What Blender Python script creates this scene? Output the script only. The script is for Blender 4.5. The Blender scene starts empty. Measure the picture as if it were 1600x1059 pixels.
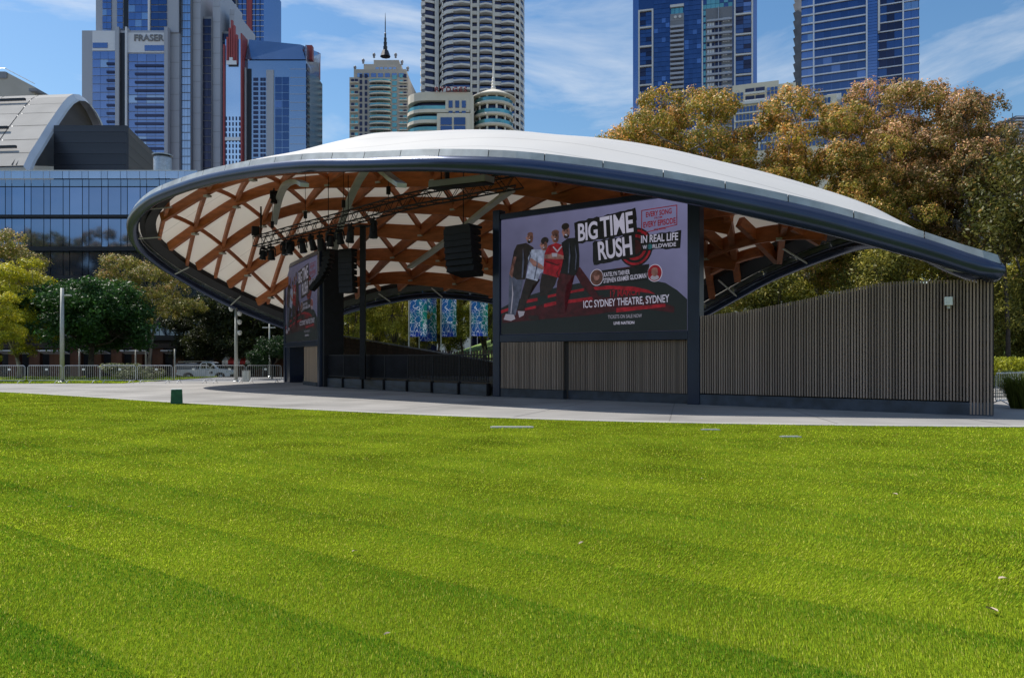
import bpy, bmesh, math, random
import numpy as np
from mathutils import Vector, Matrix
R_ = math.radians
random.seed(7); np.random.seed(7)
S = bpy.context.scene
COL = S.collection

# ------------------------------------------------------------------ camera, sky, sun, exposure
F = 1150.0; HZ = 557.0; EYE = 1.65          # focal length in photo pixels, horizon row, eye height
cam_d = bpy.data.cameras.new('camera'); cam = bpy.data.objects.new('camera', cam_d); COL.objects.link(cam)
cam.location = (0, 0, EYE); cam.rotation_euler = (R_(90), 0, 0)
cam_d.sensor_width = 36; cam_d.lens = 36 * F / 1600; cam_d.shift_y = 27.5 / 1600
cam_d.clip_start = 0.1; cam_d.clip_end = 3000
S.camera = cam

SUN_AZ = Vector((-0.89, 0.456)).normalized()   # plan direction towards the sun
SUN_EL = 54.0
world = bpy.data.worlds.new('World'); S.world = world; world.use_nodes = True
wn = world.node_tree.nodes; wl = world.node_tree.links
for n in list(wn): wn.remove(n)
wo = wn.new('ShaderNodeOutputWorld'); bg = wn.new('ShaderNodeBackground')
sky = wn.new('ShaderNodeTexSky'); sky.sky_type = 'NISHITA'; sky.sun_disc = False
sky.sun_elevation = R_(SUN_EL); sky.sun_rotation = math.atan2(SUN_AZ.x, SUN_AZ.y)
sky.altitude = 50; sky.air_density = 1.3; sky.dust_density = 0.5; sky.ozone_density = 3.0
tc = wn.new('ShaderNodeTexCoord'); mp = wn.new('ShaderNodeMapping'); mp.vector_type = 'POINT'
mp.inputs['Scale'].default_value = (1.0, 1.0, 3.6); mp.inputs['Rotation'].default_value = (0, R_(9), R_(15)); mp.inputs['Location'].default_value = (16.62, 2.0, 2.93)
n1 = wn.new('ShaderNodeTexNoise'); n1.inputs['Scale'].default_value = 2.1; n1.inputs['Detail'].default_value = 9; n1.inputs['Roughness'].default_value = .6; n1.inputs['Distortion'].default_value = .5
rmp = wn.new('ShaderNodeValToRGB'); rmp.color_ramp.elements[0].position = .47; rmp.color_ramp.elements[1].position = .72
rmp.color_ramp.elements[1].color = (.85, .85, .85, 1)
mixs = wn.new('ShaderNodeMix'); mixs.data_type = 'RGBA'
wl.new(tc.outputs['Generated'], mp.inputs['Vector']); wl.new(mp.outputs[0], n1.inputs['Vector']); wl.new(n1.outputs['Fac'], rmp.inputs[0])
shs = wn.new('ShaderNodeHueSaturation'); shs.inputs['Saturation'].default_value = 1.22; wl.new(sky.outputs[0], shs.inputs['Color'])
wl.new(rmp.outputs[0], mixs.inputs['Factor']); wl.new(shs.outputs[0], mixs.inputs['A'])
mixs.inputs['B'].default_value = (6.8, 7.1, 7.4, 1)
wl.new(mixs.outputs['Result'], bg.inputs['Color']); bg.inputs['Strength'].default_value = 0.085
wl.new(bg.outputs[0], wo.inputs['Surface'])

sun_d = bpy.data.lights.new('sun', 'SUN'); sun_d.energy = 3.6; sun_d.angle = R_(.53); sun_d.color = (1, .95, .86)
sun = bpy.data.objects.new('sun', sun_d); COL.objects.link(sun)
sdir = Vector((SUN_AZ.x * math.cos(R_(SUN_EL)), SUN_AZ.y * math.cos(R_(SUN_EL)), math.sin(R_(SUN_EL))))
sun.rotation_euler = sdir.to_track_quat('Z', 'Y').to_euler(); sun.location = sdir * 100
S.view_settings.view_transform = 'Standard'; S.view_settings.look = 'None'
S.view_settings.exposure = 0.6; S.view_settings.gamma = 1.0; S.view_settings.use_curve_mapping = False
S.cycles.max_bounces = 7; S.cycles.transparent_max_bounces = 8; S.cycles.diffuse_bounces = 3; S.cycles.glossy_bounces = 3
S.cycles.caustics_reflective = False; S.cycles.caustics_refractive = False

def at(px, py, Y):                              # a point at its own depth Y
    return Vector(((px - 800) / F * Y, Y, EYE + (HZ - py) / F * Y))
def X_(px, Y): return (px - 800) / F * Y
def Z_(py, Y): return EYE + (HZ - py) / F * Y

# ------------------------------------------------------------------ materials
MAT = {}
def mat(name, col, rough=.6, metal=0., var=.12, scale=4., bump=0., spec=.5, col2=None, stretch=(1, 1, 1), trans=0., emit=None):
    m = bpy.data.materials.new(name); m.use_nodes = True; MAT[name] = m
    nt = m.node_tree; N = nt.nodes; L = nt.links; b = N['Principled BSDF']
    b.inputs['Roughness'].default_value = rough; b.inputs['Metallic'].default_value = metal
    b.inputs['Specular IOR Level'].default_value = spec
    t = N.new('ShaderNodeTexCoord'); mpn = N.new('ShaderNodeMapping'); mpn.inputs['Scale'].default_value = stretch
    nz = N.new('ShaderNodeTexNoise'); nz.inputs['Scale'].default_value = scale; nz.inputs['Detail'].default_value = 6
    L.new(t.outputs['Object'], mpn.inputs[0]); L.new(mpn.outputs[0], nz.inputs['Vector'])
    mx = N.new('ShaderNodeMix'); mx.data_type = 'RGBA'
    c2 = col2 if col2 else tuple(min(1, c * (1 + 2 * var)) for c in col)
    c1 = col if col2 else tuple(c * (1 - 2 * var) for c in col)
    mx.inputs['A'].default_value = (*c1, 1); mx.inputs['B'].default_value = (*c2, 1)
    rp = N.new('ShaderNodeMapRange'); rp.inputs['From Min'].default_value = .3; rp.inputs['From Max'].default_value = .7
    L.new(nz.outputs['Fac'], rp.inputs['Value']); L.new(rp.outputs[0], mx.inputs['Factor'])
    oi = N.new('ShaderNodeObjectInfo'); hsv = N.new('ShaderNodeHueSaturation')
    ma = N.new('ShaderNodeMapRange'); ma.inputs['To Min'].default_value = 1 - var; ma.inputs['To Max'].default_value = 1 + var
    L.new(oi.outputs['Random'], ma.inputs['Value']); L.new(ma.outputs[0], hsv.inputs['Value'])
    L.new(mx.outputs['Result'], hsv.inputs['Color']); L.new(hsv.outputs[0], b.inputs['Base Color'])
    if bump:
        bp = N.new('ShaderNodeBump'); bp.inputs['Strength'].default_value = bump; bp.inputs['Distance'].default_value = .02
        L.new(nz.outputs['Fac'], bp.inputs['Height']); L.new(bp.outputs[0], b.inputs['Normal'])
    if emit:
        b.inputs['Emission Color'].default_value = (*emit[0], 1); b.inputs['Emission Strength'].default_value = emit[1]
    return m

mat('concrete', (.255, .245, .235), .85, var=.13, scale=.33, bump=.15)
mat('asphalt', (.07, .07, .075), .9, var=.15, scale=2)
mat('city_ground', (.17, .17, .175), .95, var=.12, scale=.05)
mat('soil_green', (.10, .13, .008), .95, var=.2, scale=.6, spec=0.)
mat('bank_green', (.10, .16, .03), .95, var=.25, scale=.35)
mat('timber', (.38, .115, .038), .55, var=.14, scale=1.5, stretch=(1, 1, 4))
mat('slat', (.265, .195, .155), .75, var=.28, scale=2.2, stretch=(6, 6, .6))
mat('backing', (.055, .045, .042), .8, var=.18, scale=1.2, stretch=(1, 1, .4))
mat('navy_steel', (.016, .026, .058), .32, .35, var=.08, scale=1)
mat('tube_steel', (.045, .062, .115), .24, .6, var=.06, scale=.8)
mat('band_steel', (.008, .009, .012), .6, .1, var=.15, scale=1.5)
mat('flashing', (.36, .39, .42), .5, .15, var=.12, scale=1.6)
mat('grey_steel', (.42, .43, .40), .5, .2, var=.06, scale=1.5)
mat('galv', (.48, .50, .52), .42, .7, var=.08, scale=5)
mat('black', (.008, .008, .011), .6, var=.2, scale=3, spec=.25)
mat('black_panel', (.009, .009, .012), .8, var=.25, scale=2, spec=.15)
mat('plinth', (.028, .036, .052), .55, var=.25, scale=2.5)
mat('dark_timber', (.040, .024, .017), .7, var=.25, scale=2, stretch=(.5, .5, 6))
mat('oak', (.30, .20, .13), .6, var=.15, scale=2, stretch=(8, 8, .5))
mat('white_paint', (.75, .75, .74), .45, var=.05)
mat('plate_white', (.72, .74, .70), .5, var=.06)
mat('rubber', (.012, .012, .012), .8)
mat('green_box', (.012, .10, .045), .6, var=.15, scale=6)
mat('bark', (.22, .19, .16), .9, var=.3, scale=5, bump=.4, stretch=(1, 1, .3))
mat('bark_dark', (.07, .055, .045), .95, var=.3, scale=5, bump=.4)
mat('stage_floor', (.03, .03, .032), .6, var=.2, scale=2)
mat('leaf_litter', (.55, .44, .32), .8, var=.25)
# buildings
mat('panel_grey', (.36, .38, .44), .5, .1, var=.05, scale=.3)
mat('tile_white', (.62, .64, .70), .5, var=.04, scale=.3)
mat('glass_blue', (.145, .22, .42), .10, .82, var=.10, scale=.12)
mat('glass_deep', (.060, .105, .225), .10, .8, var=.12, scale=.12)
mat('glass_sky', (.50, .66, .92), .06, .9, var=.08, scale=.1)
mat('glass_pale', (.28, .38, .55), .12, .8, var=.08, scale=.15)
mat('glass_dark', (.030, .035, .075), .10, .55, var=.15, scale=.3)
mat('glass_teal', (.14, .36, .38), .12, .6, var=.12, scale=.3)
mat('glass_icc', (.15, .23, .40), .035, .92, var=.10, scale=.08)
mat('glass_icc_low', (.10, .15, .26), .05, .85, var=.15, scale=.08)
mat('glass_band', (.17, .26, .40), .12, .8, var=.06, scale=.1)
mat('red_steel', (.30, .05, .055), .5, var=.1)
mat('beige', (.43, .40, .36), .75, var=.06, scale=.2)
mat('beige_pale', (.66, .60, .50), .75, var=.05, scale=.2)
mat('cream_white', (.70, .68, .65), .7, var=.04, scale=.2)
mat('wall_white', (.60, .60, .60), .6, var=.05, scale=.2)
mat('ledge_white', (.62, .66, .74), .5, var=.05, scale=.2)
mat('shade_grey', (.19, .20, .23), .6, var=.1, scale=.3)
mat('charcoal', (.045, .050, .068), .42, .25, var=.12, scale=.15, stretch=(.3, .3, 3))
mat('brown_panel', (.13, .11, .10), .45, .3, var=.10, scale=.15, stretch=(.3, .3, 3))
mat('roof_white', (.36, .35, .34), .85, var=.05, scale=.3, spec=.08)
mat('mullion', (.014, .017, .026), .4, .3)
mat('brick_orange', (.12, .05, .028), .75, var=.2, scale=1.2)
mat('sign_red', (.16, .015, .02), .5)
mat('awning_red', (.45, .03, .03), .7); mat('awning_white', (.75, .73, .72), .7)
mat('car_white', (.78, .79, .80), .18, var=.02, spec=.7); mat('car_glass', (.015, .018, .022), .05, spec=.8); mat('headlamp', (.6, .62, .65), .1, .3)
mat('tail_red', (.4, .01, .01), .25); mat('ute_print', (.03, .03, .035), .5)

def foliage(name, trans=.35):
    m = bpy.data.materials.new(name); m.use_nodes = True; MAT[name] = m
    nt = m.node_tree; N = nt.nodes; L = nt.links; b = N['Principled BSDF']; out = N['Material Output']
    a = N.new('ShaderNodeAttribute'); a.attribute_name = 'col'
    g = N.new('ShaderNodeNewGeometry'); h = N.new('ShaderNodeHueSaturation'); mr = N.new('ShaderNodeMapRange')
    mr.inputs['To Min'].default_value = .65; mr.inputs['To Max'].default_value = 1.4
    L.new(g.outputs['Random Per Island'], mr.inputs['Value']); L.new(mr.outputs[0], h.inputs['Value'])
    L.new(a.outputs['Color'], h.inputs['Color']); L.new(h.outputs[0], b.inputs['Base Color'])
    b.inputs['Roughness'].default_value = .5; b.inputs['Specular IOR Level'].default_value = .35 if name == 'foliage' else .0
    t = N.new('ShaderNodeBsdfTranslucent'); L.new(h.outputs[0], t.inputs['Color'])
    mx = N.new('ShaderNodeMixShader'); mx.inputs[0].default_value = trans
    L.new(b.outputs[0], mx.inputs[1]); L.new(t.outputs[0], mx.inputs[2]); L.new(mx.outputs[0], out.inputs['Surface'])
foliage('foliage'); foliage('grass_blade', .4)

def membrane_mat():
    m = bpy.data.materials.new('membrane'); m.use_nodes = True; MAT['membrane'] = m
    nt = m.node_tree; N = nt.nodes; L = nt.links; b = N['Principled BSDF']; out = N['Material Output']
    t = N.new('ShaderNodeTexCoord'); nz = N.new('ShaderNodeTexNoise'); nz.inputs['Scale'].default_value = .35; nz.inputs['Detail'].default_value = 5
    L.new(t.outputs['Object'], nz.inputs['Vector'])
    mp_ = N.new('ShaderNodeMapping'); mp_.inputs['Rotation'].default_value = (0, 0, R_(-66.5)); L.new(t.outputs['Object'], mp_.inputs[0])
    w = N.new('ShaderNodeTexWave'); w.wave_type = 'BANDS'; w.bands_direction = 'X'; w.inputs['Scale'].default_value = .23; w.inputs['Distortion'].default_value = 0
    L.new(mp_.outputs[0], w.inputs['Vector'])
    rr = N.new('ShaderNodeMapRange'); rr.inputs['From Min'].default_value = .992; rr.inputs['From Max'].default_value = .999; rr.inputs['To Min'].default_value = 1; rr.inputs['To Max'].default_value = .72
    L.new(w.outputs['Fac'], rr.inputs['Value'])
    mx = N.new('ShaderNodeMix'); mx.data_type = 'RGBA'; mx.inputs['A'].default_value = (.62, .605, .58, 1); mx.inputs['B'].default_value = (.71, .69, .665, 1)
    L.new(nz.outputs['Fac'], mx.inputs['Factor'])
    hs = N.new('ShaderNodeHueSaturation'); L.new(mx.outputs['Result'], hs.inputs['Color']); L.new(rr.outputs[0], hs.inputs['Value'])
    L.new(hs.outputs[0], b.inputs['Base Color']); b.inputs['Roughness'].default_value = .6
    tr = N.new('ShaderNodeBsdfTranslucent'); tr.inputs['Color'].default_value = (.93, .86, .74, 1)
    ms = N.new('ShaderNodeMixShader'); ms.inputs[0].default_value = .15
    L.new(b.outputs[0], ms.inputs[1]); L.new(tr.outputs[0], ms.inputs[2]); L.new(ms.outputs[0], out.inputs['Surface'])
membrane_mat()

def screen_mat(name, col, k=.40):
    m = bpy.data.materials.new(name); m.use_nodes = True; MAT[name] = m
    nt = m.node_tree; b = nt.nodes['Principled BSDF']
    b.inputs['Base Color'].default_value = (.02, .02, .022, 1); b.inputs['Roughness'].default_value = .5; b.inputs['Specular IOR Level'].default_value = .2
    # LED pixel rows: fine procedural modulation of the emitted light
    t = nt.nodes.new('ShaderNodeTexCoord'); nz = nt.nodes.new('ShaderNodeTexNoise'); nz.inputs['Scale'].default_value = 1.4 if name in ('s_back', 's_white', 's_dark', 's_pale') else 5.; nz.inputs['Detail'].default_value = 4
    mr = nt.nodes.new('ShaderNodeMapRange'); v_ = .2 if name in ('s_back', 's_white', 's_dark', 's_pale') else 1.1; mr.inputs['To Min'].default_value = k * (1 - v_); mr.inputs['To Max'].default_value = k * (1 + v_)
    nt.links.new(t.outputs['Object'], nz.inputs['Vector']); nt.links.new(nz.outputs['Fac'], mr.inputs['Value']); oi = nt.nodes.new('ShaderNodeObjectInfo'); ml = nt.nodes.new('ShaderNodeVectorMath'); ml.operation = 'SCALE'; ml.inputs[0].default_value = col
    nt.links.new(oi.outputs['Color'], nt.nodes.new('ShaderNodeSeparateColor').inputs[0]); sp = nt.nodes[-1]; m2 = nt.nodes.new('ShaderNodeMath'); m2.operation = 'MULTIPLY'; nt.links.new(sp.outputs[0], m2.inputs[0]); nt.links.new(mr.outputs[0], m2.inputs[1]); nt.links.new(m2.outputs[0], b.inputs['Emission Strength'])
    b.inputs['Emission Color'].default_value = (*col, 1)
    if name == 's_back':                     # the advert's backdrop brightens towards its upper right corner
        sx = nt.nodes.new('ShaderNodeSeparateXYZ'); nt.links.new(t.outputs['Generated'], sx.inputs[0]); ad = nt.nodes.new('ShaderNodeMath'); ad.operation = 'ADD'; nt.links.new(sx.outputs['X'], ad.inputs[0]); nt.links.new(sx.outputs['Z'], ad.inputs[1])
        g = nt.nodes.new('ShaderNodeMapRange'); g.inputs['From Min'].default_value = .6; g.inputs['From Max'].default_value = 2.0; g.inputs['To Min'].default_value = .9; g.inputs['To Max'].default_value = 2.1; nt.links.new(ad.outputs[0], g.inputs['Value'])
        m3 = nt.nodes.new('ShaderNodeMath'); m3.operation = 'MULTIPLY'; nt.links.new(m2.outputs[0], m3.inputs[0]); nt.links.new(g.outputs[0], m3.inputs[1]); nt.links.new(m3.outputs[0], b.inputs['Emission Strength'])
screen_mat('s_back', (.105, .105, .19)); screen_mat('s_dark', (.010, .014, .015)); screen_mat('s_black', (.006, .006, .008))
screen_mat('s_white', (.50, .49, .62)); screen_mat('s_red', (.22, .006, .014)); screen_mat('s_dred', (.038, .005, .008)); screen_mat('s_skin', (.22, .11, .095))
screen_mat('s_jean', (.055, .065, .105)); screen_mat('s_shirt', (.26, .30, .42)); screen_mat('s_teal', (.02, .10, .12)); screen_mat('s_brown', (.10, .045, .035)); screen_mat('s_hair', (.015, .010, .010))
screen_mat('s_pale', (.30, .29, .36))

def banner_mat():
    m = bpy.data.materials.new('banner'); m.use_nodes = True; MAT['banner'] = m
    nt = m.node_tree; N = nt.nodes; L = nt.links; b = N['Principled BSDF']
    t = N.new('ShaderNodeTexCoord'); nz = N.new('ShaderNodeTexNoise'); nz.inputs['Scale'].default_value = 1.6; L.new(t.outputs['Object'], nz.inputs['Vector'])
    ad = N.new('ShaderNodeMix'); ad.data_type = 'RGBA'; ad.blend_type = 'ADD'; ad.inputs['Factor'].default_value = 1.0; mpb = N.new('ShaderNodeMapping'); mpb.inputs['Scale'].default_value = (1.3, 1, .75)
    L.new(t.outputs['Object'], mpb.inputs[0]); L.new(mpb.outputs[0], ad.inputs['A']); L.new(nz.outputs['Color'], ad.inputs['B'])
    def lines(sc, lo, hi):
        v = N.new('ShaderNodeTexVoronoi'); v.feature = 'DISTANCE_TO_EDGE'; v.inputs['Scale'].default_value = sc; L.new(ad.outputs['Result'], v.inputs['Vector'])
        r = N.new('ShaderNodeMapRange'); r.inputs['From Min'].default_value = lo; r.inputs['From Max'].default_value = hi; r.inputs['To Min'].default_value = 1; r.inputs['To Max'].default_value = 0
        L.new(v.outputs['Distance'], r.inputs['Value']); return r
    n2 = N.new('ShaderNodeTexNoise'); n2.inputs['Scale'].default_value = .5; L.new(t.outputs['Object'], n2.inputs['Vector'])
    cr = N.new('ShaderNodeValToRGB'); cr.color_ramp.elements[0].position = .42; cr.color_ramp.elements[0].color = (.012, .045, .42, 1); cr.color_ramp.elements[1].position = .62; cr.color_ramp.elements[1].color = (.01, .22, .17, 1)
    L.new(n2.outputs['Fac'], cr.inputs[0])
    m1 = N.new('ShaderNodeMix'); m1.data_type = 'RGBA'; m1.inputs['B'].default_value = (.70, .75, .85, 1)
    L.new(lines(2.7, .022, .045).outputs[0], m1.inputs['Factor']); L.new(cr.outputs[0], m1.inputs['A'])
    L.new(m1.outputs['Result'], b.inputs['Base Color']); b.inputs['Roughness'].default_value = .7
    tr = N.new('ShaderNodeBsdfTranslucent'); L.new(m1.outputs['Result'], tr.inputs['Color']); ms = N.new('ShaderNodeMixShader'); ms.inputs[0].default_value = .45
    L.new(b.outputs[0], ms.inputs[1]); L.new(tr.outputs[0], ms.inputs[2]); L.new(ms.outputs[0], N['Material Output'].inputs['Surface'])
banner_mat()

# ------------------------------------------------------------------ helpers
class MB:
    def __init__(s): s.v = []; s.f = []
    def add(s, vs, fs):
        o = len(s.v); s.v += [tuple(v) for v in vs]; s.f += [tuple(i + o for i in f) for f in fs]; return s
    def box(s, c, d, rz=0.):
        hx, hy, hz = d[0] / 2, d[1] / 2, d[2] / 2; ca, sa = math.cos(rz), math.sin(rz); vs = []
        for z in (-hz, hz):
            for x, y in ((-hx, -hy), (hx, -hy), (hx, hy), (-hx, hy)):
                vs.append((c[0] + x * ca - y * sa, c[1] + x * sa + y * ca, c[2] + z))
        return s.add(vs, [(0, 3, 2, 1), (4, 5, 6, 7), (0, 1, 5, 4), (1, 2, 6, 5), (2, 3, 7, 6), (3, 0, 4, 7)])
    def prism(s, poly, z0, z1):
        n = len(poly); vs = [(p[0], p[1], z0) for p in poly] + [(p[0], p[1], z1) for p in poly]
        fs = [tuple(range(n - 1, -1, -1)), tuple(range(n, 2 * n))] + [(i, (i + 1) % n, n + (i + 1) % n, n + i) for i in range(n)]
        return s.add(vs, fs)
    def sweep(s, pts, w, h, up=Vector((0, 0, 1))):      # rectangular beam along a path
        pts = [Vector(p) for p in pts]; n = len(pts); vs = []
        for i, p in enumerate(pts):
            t = (pts[min(i + 1, n - 1)] - pts[max(i - 1, 0)]).normalized(); sd = t.cross(up).normalized(); u = sd.cross(t).normalized()
            hh = h[i] if hasattr(h, '__len__') else h
            for a, b in ((-1, -1), (1, -1), (1, 1), (-1, 1)): vs.append(p + sd * a * w / 2 + u * b * hh / 2)
        fs = [(3, 2, 1, 0), tuple(4 * (n - 1) + k for k in range(4))]
        for i in range(n - 1):
            for k in range(4): fs.append((4 * i + k, 4 * i + (k + 1) % 4, 4 * i + 4 + (k + 1) % 4, 4 * i + 4 + k))
        return s.add(vs, fs)
    def tube(s, pts, r, n=8, closed=False):
        pts = [Vector(p) for p in pts]; N = len(pts); rr = r if hasattr(r, '__len__') else [r] * N; vs = []; prev = None
        for i, p in enumerate(pts):
            a = pts[(i - 1) % N] if closed or i > 0 else p; b = pts[(i + 1) % N] if closed or i < N - 1 else p
            t = (b - a).normalized(); ref = Vector((0, 0, 1)) if abs(t.z) < .95 else Vector((1, 0, 0))
            if prev is not None and not closed: ref = prev
            sd = t.cross(ref).normalized(); u = sd.cross(t).normalized(); prev = u if not closed else None
            for k in range(n):
                g = 2 * math.pi * k / n; vs.append(p + (sd * math.cos(g) + u * math.sin(g)) * rr[i])
        fs = []
        for i in range(N if closed else N - 1):
            j = (i + 1) % N
            for k in range(n): fs.append((i * n + k, i * n + (k + 1) % n, j * n + (k + 1) % n, j * n + k))
        if not closed: fs += [tuple(range(n - 1, -1, -1)), tuple((N - 1) * n + k for k in range(n))]
        return s.add(vs, fs)
    def lathe(s, prof, c=(0, 0, 0), n=24):
        vs = []; m = len(prof)
        for k in range(n):
            g = 2 * math.pi * k / n
            for r, z in prof: vs.append((c[0] + r * math.cos(g), c[1] + r * math.sin(g), c[2] + z))
        fs = [(k * m + i, ((k + 1) % n) * m + i, ((k + 1) % n) * m + i + 1, k * m + i + 1) for k in range(n) for i in range(m - 1)]
        return s.add(vs, fs)
ORG = {}
def link(o, parent=None):
    COL.objects.link(o)
    if parent is not None: o.parent = parent
    return o
def tag(o, label=None, cat=None, group=None, kind=None):
    if label: o['label'] = label
    if cat: o['category'] = cat
    if group: o['group'] = group
    if kind: o['kind'] = kind
    return o
def thing(name, loc, label, cat, group=None):
    o = bpy.data.objects.new(name, None); o.location = loc; o.empty_display_size = .2; COL.objects.link(o); ORG[o.name] = Vector(loc)
    return tag(o, label, cat, group)
def meshdata(name, mb, m, smooth=False, bevel=0):
    me = bpy.data.meshes.new(name); me.from_pydata(mb.v, [], mb.f); me.materials.append(MAT[m]); me.update()
    if smooth: me.polygons.foreach_set('use_smooth', [True] * len(me.polygons))
    return me
def part(name, mb, m, parent=None, smooth=False, kind=None, bevel=0):    # vertices given in world space
    o = bpy.data.objects.new(name, None)
    org = ORG.get(parent.name, Vector()) if parent is not None else Vector()
    if org.length: mb.v = [(v[0] - org.x, v[1] - org.y, v[2] - org.z) for v in mb.v]
    bpy.data.objects.remove(o)
    o = bpy.data.objects.new(name, meshdata(name, mb, m, smooth)); link(o, parent); ORG[o.name] = org
    if kind: o['kind'] = kind
    if bevel:
        md = o.modifiers.new('bevel', 'BEVEL'); md.width = bevel; md.segments = 2; md.limit_method = 'ANGLE'
    return o
UNIT = {}
def piece(name, m, c, d, parent, rz=0., tilt=None, sub=None):           # one box-shaped piece that shares its mesh
    if m not in UNIT:
        UNIT[m] = meshdata('piece', MB().box((0, 0, 0), (1, 1, 1)), m)
    o = bpy.data.objects.new(name, UNIT[m]); COL.objects.link(o); o.parent = parent
    org = ORG.get(parent.name, Vector()); o.location = Vector(c) - org; o.scale = d; o.rotation_euler = (tilt[0], tilt[1], rz) if tilt else (0, 0, rz)
    return o
def copy_tree(o, parent=None):
    c = o.copy(); COL.objects.link(c); c.parent = parent
    for ch in o.children: copy_tree(ch, c)
    return c
def from_arrays(name, V, T, m, col=None, parent=None, smooth=False):
    me = bpy.data.meshes.new(name); nv = len(V); nf = len(T); k = T.shape[1]
    me.vertices.add(nv); me.vertices.foreach_set('co', np.ascontiguousarray(V, dtype=np.float32).ravel())
    me.loops.add(nf * k); me.loops.foreach_set('vertex_index', np.ascontiguousarray(T, dtype=np.int32).ravel())
    me.polygons.add(nf); me.polygons.foreach_set('loop_start', np.arange(0, nf * k, k, dtype=np.int32)); me.polygons.foreach_set('loop_total', np.full(nf, k, dtype=np.int32))
    if col is not None:
        a = me.color_attributes.new('col', 'FLOAT_COLOR', 'POINT'); c4 = np.ones((nv, 4), dtype=np.float32); c4[:, :3] = col; a.data.foreach_set('color', c4.ravel())
    me.materials.append(MAT[m]); me.update(calc_edges=True)
    if smooth: me.polygons.foreach_set('use_smooth', np.ones(nf, dtype=bool))
    return me
def text_mesh(body, w, h, m, bold=.0, spacing=1.0):
    cu = bpy.data.curves.new('t', 'FONT'); cu.body = body; cu.size = 1; cu.offset = bold; cu.space_character = spacing; cu.fill_mode = 'FRONT'; cu.resolution_u = 4
    o = bpy.data.objects.new('t', cu); COL.objects.link(o); bpy.context.view_layer.update()
    ev = o.evaluated_get(bpy.context.evaluated_depsgraph_get()); me = bpy.data.meshes.new_from_object(ev)
    bpy.data.objects.remove(o); bpy.data.curves.remove(cu)
    n = len(me.vertices); co = np.zeros(n * 3, np.float32); me.vertices.foreach_get('co', co); co = co.reshape(-1, 3)
    mn = co.min(0); mx = co.max(0); co = (co - mn) / np.maximum(mx - mn, 1e-6); co[:, 0] *= w; co[:, 1] *= h; co[:, 2] = 0
    me.vertices.foreach_set('co', co.ravel()); me.materials.clear(); me.materials.append(MAT[m]); me.update(); return me
def sstep(a, b, x): t = np.clip((x - a) / (b - a), 0, 1); return t * t * (3 - 2 * t)

# ------------------------------------------------------------------ ground
def ground_z(x, y):
    x = np.asarray(x, float); y = np.asarray(y, float)
    z = -.5 * sstep(60.5, 65.5, y) * sstep(-9, -16, x)
    return z + 5.5 * sstep(58, 88, y) * sstep(-16, 6, x) + 3.0 * sstep(88, 130, y) * sstep(0, 20, x)
def sheet(name, xs, ys, m, dz=0., label=None):
    XX, YY = np.meshgrid(xs, ys); V = np.stack([XX.ravel(), YY.ravel(), ground_z(XX, YY).ravel() + dz], 1); nx = len(xs)
    i = np.arange(len(ys) - 1)[:, None] * nx + np.arange(nx - 1)[None]; T = np.stack([i, i + 1, i + 1 + nx, i + nx], -1).reshape(-1, 4)
    o = bpy.data.objects.new(name, from_arrays(name, V, T, m, smooth=True)); COL.objects.link(o); o['kind'] = 'structure'; return o
sheet('ground', np.concatenate([np.linspace(-900, -80, 8), np.linspace(-70, 70, 71), np.linspace(80, 900, 8)]), np.concatenate([np.linspace(-300, 40, 6), np.linspace(46, 140, 48), np.linspace(160, 1500, 8)]), 'city_ground', -.03)
sheet('grass_bank', np.linspace(-16, 90, 54), np.linspace(54, 140, 44), 'bank_green', .01)
EDGE = [(-60, 43.0), (-40, 39.5), (X_(0, 34.5), 34.5), (X_(140, 29.9), 29.9), (X_(280, 26.0), 26.0), (X_(460, 23.1), 23.1), (X_(640, 20.85), 20.85), (X_(820, 19.35), 19.35), (X_(1000, 18.4), 18.4), (X_(1300, 17.55), 17.55), (X_(1600, 17.1), 17.1), (22, 17.2), (40, 19), (60, 24)]
ex = np.array([e[0] for e in EDGE]); ey = np.array([e[1] for e in EDGE])
xs = np.linspace(-60, 60, 121); edge_y = np.interp(xs, ex, ey)
k = np.ones(5) / 5; edge_y[2:-2] = np.convolve(edge_y, k, 'valid')
def lawn_edge(x): return np.interp(x, xs, edge_y)
def strip(name, near, far, m, z, kind='structure'):     # sheet between two plan curves sampled at xs
    V = np.concatenate([np.stack([xs, near, np.full_like(xs, z)], 1), np.stack([xs, far, np.full_like(xs, z)], 1)]); n = len(xs); i = np.arange(n - 1)
    o = bpy.data.objects.new(name, from_arrays(name, V, np.stack([i, i + 1, i + 1 + n, i + n], 1), m)); COL.objects.link(o); o['kind'] = kind; return o
strip('lawn', np.full_like(xs, -14.), edge_y, 'soil_green', .004)
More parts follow.
